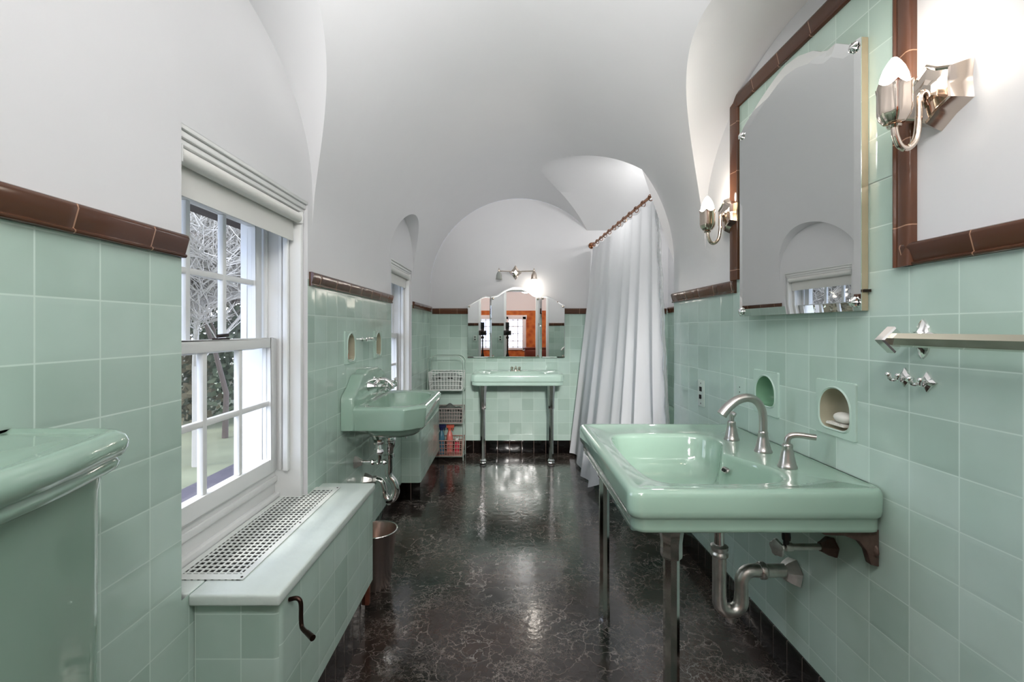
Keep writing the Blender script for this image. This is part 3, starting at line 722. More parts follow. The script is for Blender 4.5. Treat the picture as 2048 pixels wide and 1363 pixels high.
m.rings(rs); m.build('backsplash', PORC, lb, angle=40)
lf = thing('faucet', 'old chrome cross handled taps on the back of the left wall basin', 'faucet', (-0.66, 2.26, 0.86))
m = MB()
for yy in (2.17, 2.35):
    m = MB(); m.lathe([(0.024, 0), (0.022, 0.006), (0.012, 0.028), (0.011, 0.05), (0.014, 0.055), (0.014, 0.07), (0.009, 0.074), (0.008, 0.09)], (XL+0.052, yy, 0.885), (1, 0, 0), 8)
    m.build('tap_stem', CHROME, lf, angle=25)
for yy in (2.17, 2.35):
    m = MB(); x = XL+0.052+0.088
    for a in range(4):
        t = PI/4+a*PI/2; dy, dz = math.cos(t), math.sin(t)
        m.tube([(x, yy, 0.885), (x+0.003, yy+dy*0.02, 0.885+dz*0.02), (x+0.003, yy+dy*0.028, 0.885+dz*0.028)], [0.005, 0.004, 0.006], 8)
    m.lathe([(0.009, -0.006), (0.010, 0.004), (0.006, 0.010)], (x, yy, 0.885), (1, 0, 0), 12); m.build('cross_handle', CHROME, lf)
m = MB(); m.tube(smooth_path([(XL+0.052, 2.26, 0.905), (XL+0.09, 2.26, 0.908), (XL+0.125, 2.26, 0.900), (XL+0.145, 2.26, 0.878), (XL+0.148, 2.26, 0.862)]), [0.012]*12+[0.010]*13, 14)
m.tube([(XL+0.075, 2.17, 0.887), (XL+0.085, 2.26, 0.905), (XL+0.075, 2.35, 0.887)], 0.008, 10)
m.lathe([(0.020, 0), (0.018, 0.006), (0.012, 0.01)], (XL+0.052, 2.26, 0.905), (1, 0, 0), 16); m.build('spout', CHROME, lf)
lt = thing('drain_trap', 'chrome S shaped trap and fittings under the left wall basin', 'pipe', (-0.60, 2.33, 0.33))
Y0 = 2.30; m = MB(); xd = -0.600
m.lathe([(0.036, 0.0), (0.040, -0.02), (0.034, -0.04), (0.036, -0.044), (0.036, -0.06), (0.030, -0.065), (0.031, -0.09), (0.024, -0.105), (0.022, -0.13), (0.027, -0.132), (0.027, -0.148), (0.020, -0.152), (0.0195, -0.19)], (xd, Y0, 0.66), n=20)
m.build('drain_body', CHROME, lt)
p = [(xd, Y0, 0.475), (xd, Y0, 0.42), (xd+0.006, Y0, 0.39), (xd+0.024, Y0, 0.365), (xd+0.030, Y0, 0.34)]
p = smooth_path([(xd, Y0, 0.475), (xd+0.002, Y0, 0.42), (xd+0.026, Y0, 0.385), (xd+0.036, Y0, 0.345), (xd+0.026, Y0, 0.310), (xd+0.002, Y0, 0.297), (xd-0.020, Y0, 0.315), (xd-0.028, Y0, 0.355), (xd-0.042, Y0, 0.388), (xd-0.075, Y0, 0.396)])
m = MB(); m.tube(p, 0.0195, 16); m.lathe([(0.009, -0.012), (0.010, 0)], (xd+0.002, Y0, 0.284), n=8); m.build('trap_bend', CHROME, lt)
m = MB(); m.lathe([(0.036, 0), (0.035, 0.008), (0.022, 0.035), (0.019, 0.04), (0.022, 0.045), (0.022, 0.06)], (XL, Y0, 0.396), (1, 0, 0), 8); m.build('wall_flange', OLDMETAL, lt, angle=20)
ls = thing('supply_valve', 'chrome supply valve with a bell flange under the left wall basin', 'valve', (-0.66, 2.15, 0.50))
m = MB(); m.lathe([(0.032, 0), (0.030, 0.006), (0.014, 0.034)], (XL, 2.15, 0.530), (1, 0, 0), 6); m.build('wall_flange', OLDMETAL, ls, angle=20)
m = MB(); m.tube([(XL+0.03, 2.15, 0.53), (XL+0.15, 2.15, 0.53)], 0.008, 12)
for x in (0.075, 0.10, 0.13): m.lathe([(0.012, 0), (0.014, 0.006), (0.012, 0.012)], (XL+x, 2.15, 0.53), (1, 0, 0), 8)
m.build('supply_pipe', CHROME, ls, angle=25)
m = MB(); m.tube(smooth_path([(XL+0.11, 2.15, 0.53), (XL+0.112, 2.15, 0.58), (XL+0.10, 2.16, 0.63), (XL+0.075, 2.17, 0.665), (XL+0.04, 2.18, 0.69), (XL+0.035, 2.18, 0.72)]), 0.014, 12)
for z in (0.57, 0.615): m.lathe([(0.020, 0), (0.025, 0.010), (0.020, 0.022)], (XL+0.110, 2.152, z), n=8)
m.build('riser', CHROME, ls, angle=30)
lv = thing('supply_valve', 'chrome valve with small cross handle beside the left drain', 'valve', (-0.56, 2.42, 0.60))
m = MB(); m.tube([(XL, 2.42, 0.605), (-0.545, 2.42, 0.605)], 0.007, 10); m.tube([(XL+0.10, 2.42, 0.60), (XL+0.09, 2.40, 0.70)], 0.012, 10); m.lathe([(0.02, -0.02), (0.026, 0), (0.02, 0.02)], (XL+0.10, 2.42, 0.61), n=12); m.build('valve_body', CHROME, lv)
m = MB()
for dy, dz in ((0, 1), (1, 0)): m.tube([(-0.540, 2.42-0.022*dy, 0.605-0.026*dz), (-0.540, 2.42+0.022*dy, 0.605+0.026*dz)], 0.0045, 8)
m.sphere((-0.540, 2.42, 0.605), 0.008, 10); m.build('cross_handle', CHROME, lv)

# back basin
bb = thing('console_basin', 'pale green rectangular basin on chrome legs below the triple mirror', 'basin', (0.085, 4.05, 0))
c = (0.085, 4.03)
def cham(i, k=0.03): 
    x0, x1, y0, y1 = -0.312+i, 0.482-i, 3.852+i, 4.247-min(i, 0.001)
    return [(x0, y0+k), (x0+k, y0), (x1-k, y0), (x1, y0+k), (x1, y1), (x0, y1)]
bowl = smooth_poly([(-0.13, 3.90), (0.085, 3.885), (0.30, 3.90), (0.33, 4.0), (0.27, 4.10), (0.085, 4.13), (-0.10, 4.10), (-0.16, 4.0)], 6)
S = lambda s: scale_poly(c, bowl, s)
rings = [(cham(0.05), 0.676), (cham(0.014), 0.675), (cham(0.010), 0.679), (cham(0.009), 0.704), (cham(0.001), 0.712), (cham(0), 0.755), (cham(0.004), 0.768), (cham(0.012), 0.774), (cham(0.03), 0.772),
         (S(1.05), 0.771), (S(1), 0.767), (S(0.95), 0.745), (S(0.8), 0.70), (S(0.5), 0.685), (S(0.15), 0.68)]
basin_mesh(c, rings, [cham(0)]).build('basin', PORC_BACK, bb, angle=40)
for lx in (-0.212, 0.377):
    MB().lathe([(0.021, 0.03), (0.021, 0.5)], (lx, 3.93, 0), n=8, phase=PI/8).build('leg', CHROME, bb, angle=20)
    MB().lathe([(0.025, 0.47), (0.027, 0.475), (0.028, 0.56), (0.037, 0.676)], (lx, 3.93, 0), n=8, phase=PI/8).build('leg_socket', CHROME, bb, angle=20)
    MB().lathe([(0.024, 0.0015), (0.031, 0.006), (0.026, 0.016), (0.031, 0.026), (0.022, 0.038)], (lx, 3.93, 0), n=16).build('foot', CHROME, bb)
bf = thing('faucet', 'small low faucet on the basin below the triple mirror', 'faucet', (0.075, 4.17, 0.772))
m = MB(); m.lathe([(0.016, 0), (0.012, 0.02), (0.010, 0.035)], (0.075, 4.18, 0.772), n=14); m.tube(smooth_path([(0.075, 4.18, 0.80), (0.075, 4.15, 0.815), (0.075, 4.10, 0.80)]), 0.008, 10); m.build('spout', BRASSY, bf)
for dx in (-0.035, 0.035):
    m = MB(); m.lathe([(0.012, 0), (0.009, 0.02), (0.013, 0.028), (0.012, 0.036), (0.004, 0.04)], (0.075+dx, 4.18, 0.772), n=12); m.build('tap_handle', BRASSY, bf)

# ---------------------------------------------------------------- mirrors
def mirror_panel(outline, c, fn, depth, root, name='mirror_glass', back='mirror_back', bw=0.93):
    th = thetas(c, [outline], 60)
    rp = lambda s: ray_poly(c, scale_poly(c, outline, s), th)
    m = MB(); m.rings([[fn(a, b, d) for a, b in rp(s)] for s, d in ((1, depth-0.004), (1.0, depth-0.002), (bw, depth), (bw-0.004, depth+0.0001))], False, True)
    m.build(name, MIRROR, root, angle=2, recalc=True)
    m = MB(); m.rings([[fn(a, b, d) for a, b in rp(1.0)] for d in (0, depth-0.004)]); m.build(back, GILT, root, angle=30)
def rosette(m, org, axis, r=0.012):
    m.lathe([(r*0.9, 0), (r, 0.003), (r*0.8, 0.007), (r*0.4, 0.010), (r*0.2, 0.012)], org, axis, 30, shape=lambda a: 1+0.10*math.cos(10*a))
wm = thing('wall_mirror', 'tall arched mirror with cut edges hanging above the right basin between two sconces', 'mirror', (0.93, 1.495, 1.21))
top = [(1.722, 1.207), (1.722, 1.885), (1.695, 1.912), (1.646, 1.938), (1.60, 1.962), (1.551, 1.983), (1.51, 1.998), (1.47, 2.008), (1.411, 2.004), (1.35, 1.983), (1.32, 1.962), (1.295, 1.950), (1.2655, 1.952), (1.22, 1.920), (1.182, 1.917), (1.182, 1.207)]
LEAN = 0.072                      # the mirror stands slightly open: its far edge is proud of the wall
mfn = lambda a, b, d: (XR-0.003-d-(a-1.18)*LEAN, a-d*LEAN, b)
mirror_panel(top, (1.452, 1.55), mfn, 0.022, wm, bw=0.93)
for y, z in ((1.705, 1.225), (1.705, 1.88), (1.20, 1.90), (1.20, 1.23)):
    m = MB(); rosette(m, mfn(y, z, 0.0225), (-1, -LEAN, 0), 0.014); m.build('rosette_clip', CHROME, wm)
MB().box(XR-0.02, XR-0.003, 1.172, 1.178, 1.255, 1.262).build('side_catch', DARKIRON, wm)

# triple mirror at the back; wings turned slightly inwards
tm = thing('triple_mirror', 'three panel arched vanity mirror on the back wall above the pale basin', 'mirror', (0.08, YB-0.02, 0.89))
def back_panel(pts, cx, rz, hinge, name):
    cc = (cx, 1.15); tilt = 0.009
    def fn(a, b, d):
        dx = a-hinge; yy = YB-0.003-d-0.004-(b-0.89)*-tilt*0.0
        # turn about the hinge
        X = hinge+dx*math.cos(rz)+0; Y = yy-abs(dx)*math.sin(abs(rz))-0.012
        Y += (b-0.89)*0.009-0.010*0.5
        return (X, Y, b)
    mirror_panel(pts, cc, fn, 0.012, tm, name, name.replace('glass', 'back'), 0.965)
back_panel([(-0.155, 0.893), (-0.155, 1.457), (-0.10, 1.470), (-0.03, 1.515), (0.05, 1.545), (0.115, 1.545), (0.18, 1.520), (0.25, 1.470), (0.30, 1.452), (0.30, 0.893)], 0.075, 0.0, 0.075, 'centre_glass')
back_panel([(-0.37, 0.893), (-0.37, 1.375), (-0.34, 1.39), (-0.29, 1.420), (-0.235, 1.452), (-0.20, 1.462), (-0.162, 1.457), (-0.162, 0.893)], -0.26, 0.054, -0.162, 'left_wing_glass')
back_panel([(0.315, 0.893), (0.315, 1.457), (0.365, 1.462), (0.40, 1.452), (0.455, 1.42), (0.50, 1.39), (0.53, 1.375), (0.53, 0.893)], 0.42, 0.022, 0.315, 'right_wing_glass')
for x, z in ((-0.135, 1.44), (0.283, 1.435), (-0.355, 1.365), (0.328, 1.44), (0.515, 1.365), (-0.135, 0.908), (0.283, 0.908), (-0.355, 0.908), (0.515, 0.908)):
    m = MB(); rosette(m, (x, YB-0.035, z), (0, -1, 0), 0.011); m.build('rosette_clip', BRASSY, tm)

# ---------------------------------------------------------------- sconces
def bulb_prof(r, h): return [(r*0.45, 0), (r*0.72, h*0.1), (r*0.95, h*0.25), (r, h*0.38), (r*0.92, h*0.55), (r*0.70, h*0.74), (r*0.42, h*0.89), (r*0.18, h*0.98), (0.001, h)]
def star_prof(mb, org, fn, R, layers, n=60, k=6, kc=0.19, stretch=1.0):
    rs = []
    for s, d in layers:
        ring = []
        for i in range(n):
            t = 2*PI*i/n; u = (t*k/(2*PI)) % 1; ang = abs(u-0.5)*2      # 1 at tips, 0 between
            r = R*s*(math.cos(PI/k)/math.cos(PI/k*ang))*(1-kc*(1-ang)); ring.append(fn(r*math.sin(t), r*math.cos(t)*stretch, d))
        rs.append(ring)
    mb.rings(rs)
sl = ((1.0, 0.0), (0.97, 0.006), (0.80, 0.034), (0.74, 0.036), (0.68, 0.033), (0.40, 0.036), (0.26, 0.040))
def sconce():
    t = thing('wall_sconce', 'polished nickel candle sconce with lit bulb right of the tall mirror', 'lamp', (XR, 0.985, 1.667), 'candle sconces on the right wall')
    X, Y, Z = t.location
    m = MB(); star_prof(m, None, lambda a, b, d: (X-d, Y+a, Z+b), 0.080, sl, 72, 6, 0.055, 1.0); m.build('backplate', BRASSY, t, angle=13)
    m = MB(); m.tube(smooth_path([(X-0.036, Y, Z+0.005), (X-0.048, Y, Z-0.005), (X-0.050, Y, Z-0.05), (X-0.056, Y, Z-0.095), (X-0.073, Y, Z-0.116), (X-0.090, Y, Z-0.112), (X-0.100, Y, Z-0.09), (X-0.103, Y, Z-0.068)], 6), 0.0068, 14)
    m.lathe([(0.012, 0), (0.014, 0.004), (0.008, 0.008)], (X-0.103, Y, Z-0.072), n=16); m.build('arm', BRASSY, t)
    cx = X-0.103; rs = []; n = 48
    for r, h in ((0.008, -0.064), (0.020, -0.060), (0.029, -0.048), (0.032, -0.035), (0.032, 0.005), (0.034, 0.014), (0.031, 0.013), (0.029, 0.0), (0.028, -0.03), (0.012, -0.05)):
        ring = []
        for i in range(n):
            a = 2*PI*i/n; tip = abs(((a*6/(2*PI)) % 1)-0.5)*2; f = 1-0.09*(1-tip); hh = h+(0.010*tip**2 if h > 0 else 0)
            ring.append((cx+r*f*math.cos(a), Y+r*f*math.sin(a), Z+hh-0.002))
        rs.append(ring)
    m = MB(); m.rings(rs); m.build('bulb_cup', BRASSY, t, angle=30)
    m = MB(); m.lathe(bulb_prof(0.027, 0.092), (cx, Y, Z-0.012), n=24); m.build('bulb', BULBON, t)
    return t
s1 = sconce()
s2 = dup(s1, (XR, 1.905, 1.634), 'polished nickel candle sconce with lit bulb left of the tall mirror')
for s_ in (s1, s2):
    l = lamp('sconce_light', 'POINT', (-0.103, 0, 0.085), 0.75, (1.0, 0.88, 0.74), 0.02); l.parent = s_

# vanity light over the triple mirror
vl = thing('vanity_light', 'two arm vanity light with star backplate over the triple mirror', 'lamp', (0.075, YB, 1.683))
m = MB(); X, Z = 0.075, 1.683
rs = []
for s, d in ((1.0, 0.0), (0.95, 0.005), (0.6, 0.012), (0.5, 0.03), (0.3, 0.036)):
    ring = []
    for i in range(64):
        t = 2*PI*i/64; p4 = abs(((t*4/(2*PI)) % 1)-0.5)*2; r = (0.040+0.030*p4**2*(1 if i % 32 < 8 or i % 32 > 24 else 0.6))*s
        ring.append((X+r*math.sin(t), YB-d, Z+r*math.cos(t)))
    rs.append(ring)
m.rings(rs); m.build('backplate', BRASSY, vl, angle=30)
for sx, x, mat in ((-1, -0.078, OPALGLASS), (1, 0.243, BRASSY)):
    m = MB(); m.tube([(X+sx*0.02, YB-0.035, Z), (X+sx*0.06, YB-0.07, Z+0.004), (x, YB-0.09, Z+0.004)], 0.0055, 10); m.lathe([(0.008, 0), (0.010, 0.006), (0.006, 0.02), (0.003, 0.03)], (x, YB-0.09, Z), n=12); m.build('arm', BRASSY, vl)
    m = MB(); m.lathe([(0.007, 0.0), (0.016, -0.010), (0.023, -0.03), (0.026, -0.06), (0.029, -0.072), (0.026, -0.071), (0.023, -0.055), (0.018, -0.02), (0.006, -0.006)], (x, YB-0.09, Z), n=30, shape=lambda a: 1+0.05*math.cos(6*a)); m.build('lamp_shade', mat, vl)
m = MB(); m.lathe([(0.001, -0.15), (0.012, -0.145), (0.022, -0.12), (0.024, -0.10), (0.020, -0.07), (0.014, -0.04)], (0.243, YB-0.09, Z), n=20); m.build('bulb', BULBON, vl)
lamp('vanity_bulb_light', 'POINT', (0.243, YB-0.09, Z-0.185), 0.4, (1.0, 0.90, 0.80), 0.02)
m = MB(); m.lathe([(0.001, -0.075), (0.012, -0.07), (0.018, -0.05), (0.012, -0.025)], (-0.078, YB-0.09, Z), n=20); m.build('bulb', simple('unlit_bulb', rgb(200, 200, 196), 0.2), vl)

# ---------------------------------------------------------------- right wall fittings
def niche(yc, zc, w_, h_, hole, label, back, cat='soap niche', side=1, X=XR):
    t = thing('soap_niche', label, cat, (X, yc, zc-h_/2)); s = -side
    outer = rrect(yc-w_/2, yc+w_/2, zc-h_/2, zc+h_/2, 0.006, 3); c = (yc, zc)
    th = thetas(c, [outer], 60)
    O = lambda k: ray_poly(c, scale_poly(c, outer, k), th); H = lambda k: ray_poly(c, scale_poly(c, hole, k), th)
    rs = [[(X, a, b) for a, b in O(1)], [(X+s*0.004, a, b) for a, b in O(0.99)], [(X+s*0.005, a, b) for a, b in O(0.975)], [(X+s*0.0055, a, b) for a, b in H(1.12)], [(X+s*0.009, a, b) for a, b in H(1.06)], [(X+s*0.006, a, b) for a, b in H(1.0)]]
    m = MB(); m.rings(rs, False, False); m.build('face_tile', back[0], t, angle=14)
    rs = [[(X+s*0.006, a, b) for a, b in H(1.0)], [(X-s*0.035, a, b) for a, b in H(0.97)], [(X-s*0.06, a, b) for a, b in H(0.85)], [(X-s*0.068, a, b) for a, b in H(0.5)]]
    m = MB(); m.rings(rs, False, True); m.build('recess', back[1], t, angle=60, recalc=False)
    return t
def arch(yc, zc, w_, h_):
    pts = []
    r = w_/2
    for i in range(17):
        a = PI*i/16; pts.append((yc+r*math.cos(a), zc+h_/2-r+r*math.sin(a)))
    rr = 0.25*w_
    for cx, a0 in ((yc-r+rr, 180), (yc+r-rr, 270)):
        for i in range(7):
            a = math.radians(a0+90*i/6); pts.append((cx+rr*math.cos(a), zc-h_/2+rr+rr*math.sin(a)))
    return pts
NT = simple('niche_tile_green', rgb(186, 210, 198), 0.12, coat=0.3)
NG = simple('niche_green_glaze', rgb(128, 170, 140), 0.12); NC = simple('niche_cream_glaze', rgb(176, 172, 150), 0.15, noise=0.15, nscale=18)
niche(1.652, 0.928, 0.160, 0.160, arch(1.652, 0.935, 0.118, 0.105), 'empty arched soap niche in the right wall nearer the light switch', (NT, NG))
niche(1.302, 0.932, 0.160, 0.160, arch(1.302, 0.932, 0.118, 0.115), 'arched niche holding a soap bar, in the right wall above the near faucet handle', (NT, NC))
m = MB()
m.box(0.936, 0.975, 1.268, 1.338, 0.884, 0.888)
for i in range(9): m.tube([(0.937, 1.272+0.0078*i, 0.889), (0.975, 1.272+0.0078*i, 0.889)], 0.0022, 8)
tag(m.build('soap_tray', SOAP), 'white ridged soap tray in the niche above the near faucet handle', 'soap tray')
m = MB(); m.sphere((0.955, 1.292, 0.9070), 0.036, 20, (0.55, 0.92, 0.44)); tag(m.build('soap_bar', SOAP), 'white oval soap bar resting on the ridged tray', 'soap')

sw = thing('switch_plate', 'narrow vertical switch and outlet plate on the right wall tiles', 'switch', (XR, 2.20, 0.785))
MB().box(XR-0.006, XR-0.0005, 2.165, 2.235, 0.785, 0.912).build('cover_plate', SWITCH, sw, bevel=0.002)
m = MB(); m.box(XR-0.009, XR-0.006, 2.188, 2.212, 0.858, 0.880); m.build('outlet_socket', BLACK, sw, bevel=0.001)
m = MB(); m.box(XR-0.012, XR-0.006, 2.192, 2.208, 0.822, 0.842); m.build('switch_toggle', BLACK, sw, bevel=0.001)
for z in (0.800, 0.897): MB().lathe([(0.003, 0), (0.003, 0.001), (0.001, 0.0014)], (XR-0.006, 2.2, z), (-1, 0, 0), 8).build('plate_screw', DARKIRON, sw)
sb = thing('cover_plate', 'blank green cover plate with two small screws left of the empty niche', 'cover plate', (XR, 1.835, 0.86))
MB().box(XR-0.004, XR-0.0005, 1.79, 1.88, 0.87, 0.965).build('plate', T_R, sb, bevel=0.001)
for z in (0.905, 0.925): MB().lathe([(0.0028, 0), (0.002, 0.001)], (XR-0.004, 1.835, z), (-1, 0, 0), 8).build('plate_screw', DARKIRON, sb)

tb = thing('towel_bar', 'chrome faceted towel bar with star rosette at the right edge of the wall', 'towel bar', (XR, 0.80, 1.137))
def rose(yc):
    m = MB(); rs = []
    for s, d in ((1, 0.0), (0.96, 0.004), (0.55, 0.010), (0.35, 0.016), (0.30, 0.05)):
        ring = []
        for i in range(48):
            t = 2*PI*i/48; p4 = abs(((t*4/(2*PI)) % 1)-0.5)*2; r = (0.024+0.022*p4**1.3)*s; ring.append((XR-d, yc+r*math.sin(t), 1.137+r*math.cos(t)))
        rs.append(ring)
    m.rings(rs); m.tube([(XR-0.04, yc, 1.137), (XR-0.085, yc, 1.137)], 0.012, 6); m.build('rosette', CHROME, tb, angle=30)
rose(1.028); rose(0.56)
m = MB(); m.lathe([(0.0155, 0.55), (0.0155, 1.03)], (0.868, 0, 1.135), (0, 1, 0), 6, phase=0); m.build('bar', simple('clear_greenish_bar', rgb(220, 218, 202), 0.06, 0.92), tb, angle=20)
m = MB(); m.lathe([(0.026, 1.016), (0.030, 1.020), (0.030, 1.040), (0.001, 1.066)], (0.868, 0, 1.135), (0, 1, 0), 4, phase=PI/4); m.build('end_cap', CHROME, tb, angle=20)

def hook():
    t = thing('robe_hook', 'small chrome double robe hook under the towel bar, left of the pair', 'hook', (XR, 1.074, 1.045), 'small chrome robe hooks')
    X, Y, Z = t.location
    m = MB()
    star_prof(m, None, lambda a, b, d: (X-d, Y+a, Z+b), 0.024, ((1, 0), (0.95, 0.004), (0.5, 0.008)), 40, 4, 0.15); m.build('hook_plate', CHROME, t, angle=30)
    m = MB()
    for s_ in (-1, 1): m.tube(smooth_path([(X-0.004, Y, Z), (X-0.016, Y+s_*0.004, Z-0.004), (X-0.026, Y+s_*0.010, Z-0.006), (X-0.030, Y+s_*0.014, Z+0.004)]), 0.0042, 8); m.sphere((X-0.030, Y+s_*0.014, Z+0.006), 0.0065, 10)
    m.build('hook_arm', CHROME, t); return t
h1 = hook(); dup(h1, (XR, 1.017, 1.041), 'small chrome double robe hook under the towel bar, right of the pair')

# left wall fittings
for yc, lab in ((2.08, 'arched niche with a small orange tub in the left wall above the wall basin'), (2.52, 'arched niche nearest the far window in the left wall')):
    niche(yc, 1.075, 0.150, 0.150, arch(yc, 1.075, 0.095, 0.122), lab, (NT, NC), side=-1, X=XL)
m = MB(); m.lathe([(0.013, 0), (0.014, 0.003), (0.014, 0.028), (0.012, 0.03)], (XL-0.022, 2.08, 1.017), n=16); o = m.build('small_tub', simple('orange_plastic', rgb(226, 92, 48), 0.35), origin=(XL-0.022, 2.08, 1.017)); tag(o, 'tiny orange tub with white lid standing in the left niche', 'tub')
m = MB(); m.lathe([(0.0125, 0.030), (0.0135, 0.032), (0.0135, 0.046), (0.011, 0.048)], (XL-0.022, 2.08, 1.017), n=16); m.build('lid', SOAP, o)
m = MB(); m.box(XL-0.035, XL-0.005, 2.50, 2.54, 1.016, 1.023); tag(m.build('soap_bar', SOAP, bevel=0.003), 'flat white soap piece lying in the niche nearest the far window', 'soap')
tr_ = thing('glass_holder', 'short chrome glass holder between the two left niches', 'holder', (XL, 2.30, 1.10))
for yy in (2.24, 2.36): MB().lathe([(0.012, 0), (0.012, 0.006), (0.007, 0.012), (0.007, 0.035)], (XL, yy, 1.107), (1, 0, 0), 12).build('post', CHROME, tr_)
m = MB(); m.box(XL+0.028, XL+0.036, 2.215, 2.385, 1.098, 1.116); m.build('bar', CHROME, tr_, bevel=0.002)

# ---------------------------------------------------------------- waste bin
wb = thing('waste_bin', 'tapered stainless steel waste bin on the floor beyond the tiled bench', 'bin', (-0.592, 2.06, 0))
m = MB(); m.lathe([(0.058, 0.0015), (0.060, 0.004), (0.088, 0.248), (0.091, 0.250), (0.091, 0.254), (0.087, 0.254), (0.085, 0.246), (0.057, 0.008)], (-0.592, 2.06, 0), n=40)
m.build('bin_body', simple('brown_grey_steel', rgb(206, 190, 182), 0.24, 1.0, noise=0.08, nscale=6), wb, angle=50)
m = MB(); m.tube([(-0.592+0.0905*math.cos(2*PI*i/40), 2.06+0.0905*math.sin(2*PI*i/40), 0.253) for i in range(40)], 0.0028, 8, closed=True); m.build('rim', CHROME, wb)

# ---------------------------------------------------------------- tub, rod, curtain
tu = thing('bathtub', 'green built in bathtub behind the white shower curtain', 'bathtub', (1.07, 3.4, 0))
c = (1.07, 3.42)
R = lambda i, r: rrect(0.70+i, 1.495-i, 2.60+i, 4.240-i, r)
rings = [(R(0.012, 0.02), 0.001), (R(0.010, 0.02), 0.38), (R(0.002, 0.02), 0.41), (R(0, 0.02), 0.45), (R(0.008, 0.02), 0.465), (R(0.03, 0.03), 0.468), (R(0.07, 0.1), 0.462), (R(0.085, 0.12), 0.44), (R(0.12, 0.14), 0.2), (R(0.17, 0.16), 0.12), (R(0.3, 0.1), 0.11)]
basin_mesh(c, rings, [R(0, 0.02)], 60).build('tub_shell', PORC, tu, angle=50)
P0, P1 = Vector((0.785, 4.248, 1.935)), Vector((0.868, 2.575, 1.955))
cr_ = thing('curtain_rod', 'bronze shower curtain rod running from the back wall to the near arch', 'rod', ((P0+P1)/2))
m = MB(); m.tube([P0, P1], 0.0095, 14); m.build('rod', BRONZE, cr_)
d = (P0-P1).normalized()
m = MB(); m.lathe([(0.034, 0), (0.033, 0.004), (0.020, 0.012), (0.014, 0.022), (0.013, 0.05), (0.017, 0.052), (0.017, 0.075), (0.011, 0.08)], tuple(P1), tuple(d), 24); m.build('rod_flange', BRASSY, cr_)
m = MB(); m.lathe([(0.030, 0), (0.028, 0.006), (0.014, 0.02)], tuple(P0), tuple(-d), 20); m.build('rod_flange', BRONZE, cr_)
cu = thing('shower_curtain', 'white shower curtain hanging in deep folds in front of the alcove', 'curtain', (0.80, 3.4, 0.02))
topP = lambda u: P0.lerp(P1, 0.015+u*0.955)+Vector((0, 0, -0.030))
botpts = smooth_path([(0.612, 4.20, 0.03), (0.600, 3.95, 0.025), (0.600, 3.60, 0.02), (0.612, 3.25, 0.03), (0.70, 2.95, 0.25), (0.83, 2.76, 0.50), (0.915, 2.66, 0.52)], 20)
def botP(u):
    x = u*(len(botpts)-1); i = min(int(x), len(botpts)-2); return Vector(botpts[i]).lerp(Vector(botpts[i+1]), x-i)
rf = [random.uniform(-1, 1) for _ in range(20)]
def cur(u, v):
    a, b = topP(u), botP(u); vv = 1-(1-v)*1.0; p = a.lerp(b, vv)
    # fabric falls straighter near the rod and kicks out lower down
    k = vv**1.15; p.x = a.x+(b.x-a.x)*k; p.y = a.y+(b.y-a.y)*k
    phase = 2*PI*(8.0*u+0.30*math.sin(7*u+1.5*v)+0.10*math.sin(19*u))
    amp = (0.015+0.024*v)*(0.65+0.35*math.sin(5*u*PI+1))
    f = math.sin(phase)+0.22*math.sin(2*phase+1.3+v*1.5)
    p.x += amp*f; p.y += 0.35*amp*math.cos(phase)
    p.z -= 0.012*abs(math.sin(PI*15*u))*(1-v)
    return tuple(p)
m = MB(); m.grid(cur, 420, 60); o = m.build('curtain_cloth', CURTAIN, cu, angle=180, recalc=False)
def lin(u, v):
    a = P1+Vector((-0.005+0.03*u, 0.05+0.11*u, -0.03)); b = Vector((0.925+0.05*u, 2.62+0.15*u, 0.55)); p = a.lerp(b, v)
    p.x += 0.010*math.sin(16*u+3*v)+0.004*math.sin(40*v+5*u); return tuple(p)
sl_ = MB(); sl_.grid(lin, 40, 60); o = sl_.build('clear_liner', LINER, cu, angle=180, recalc=False)
for i in range(12):
    u = (i+0.4)/12; p = P0.lerp(P1, 0.02+u*0.93); m = MB()
    m.tube([(p.x+0.014*math.cos(t), p.y+0.006*math.sin(t*1), p.z-0.006+0.020*math.sin(t)) for t in [2*PI*k/20 for k in range(20)]], 0.0028, 8, closed=True); m.build('curtain_ring', BRONZE, cu)

# ---------------------------------------------------------------- storage rack with baskets
rk = thing('wire_rack', 'pale metal arched rack with three tiers in the back left corner', 'rack', (-0.545, 4.08, 0))
RM = simple('pale_green_wire', rgb(196, 212, 202), 0.25, 0.4)
def archp(y): return [(-0.700, y, 0.0015)]+[(-0.700, y, 0.1*i) for i in range(1, 9)]+arc((-0.640, y, 0.86), 0.060, 180, 90, 8)+[(-0.56, y, 0.92)]+arc((-0.450, y, 0.86), 0.060, 90, 0, 8)+[(-0.390, y, 0.1*i) for i in range(8, 0, -1)]+[(-0.390, y, 0.0015)]
for y in (4.00, 4.21):
    m = MB(); m.tube(archp(y), 0.0042, 10); m.build('arched_frame', RM, rk)
for z in (0.035, 0.325, 0.615):
    m = MB()
    for x in (-0.700, -0.390): m.tube([(x, 4.00, z), (x, 4.21, z)], 0.003, 8)
    for k in range(6): m.tube([(-0.700, 4.0+0.042*k, z), (-0.390, 4.0+0.042*k, z)], 0.0022, 6)
    m.build('tier_shelf', RM, rk)
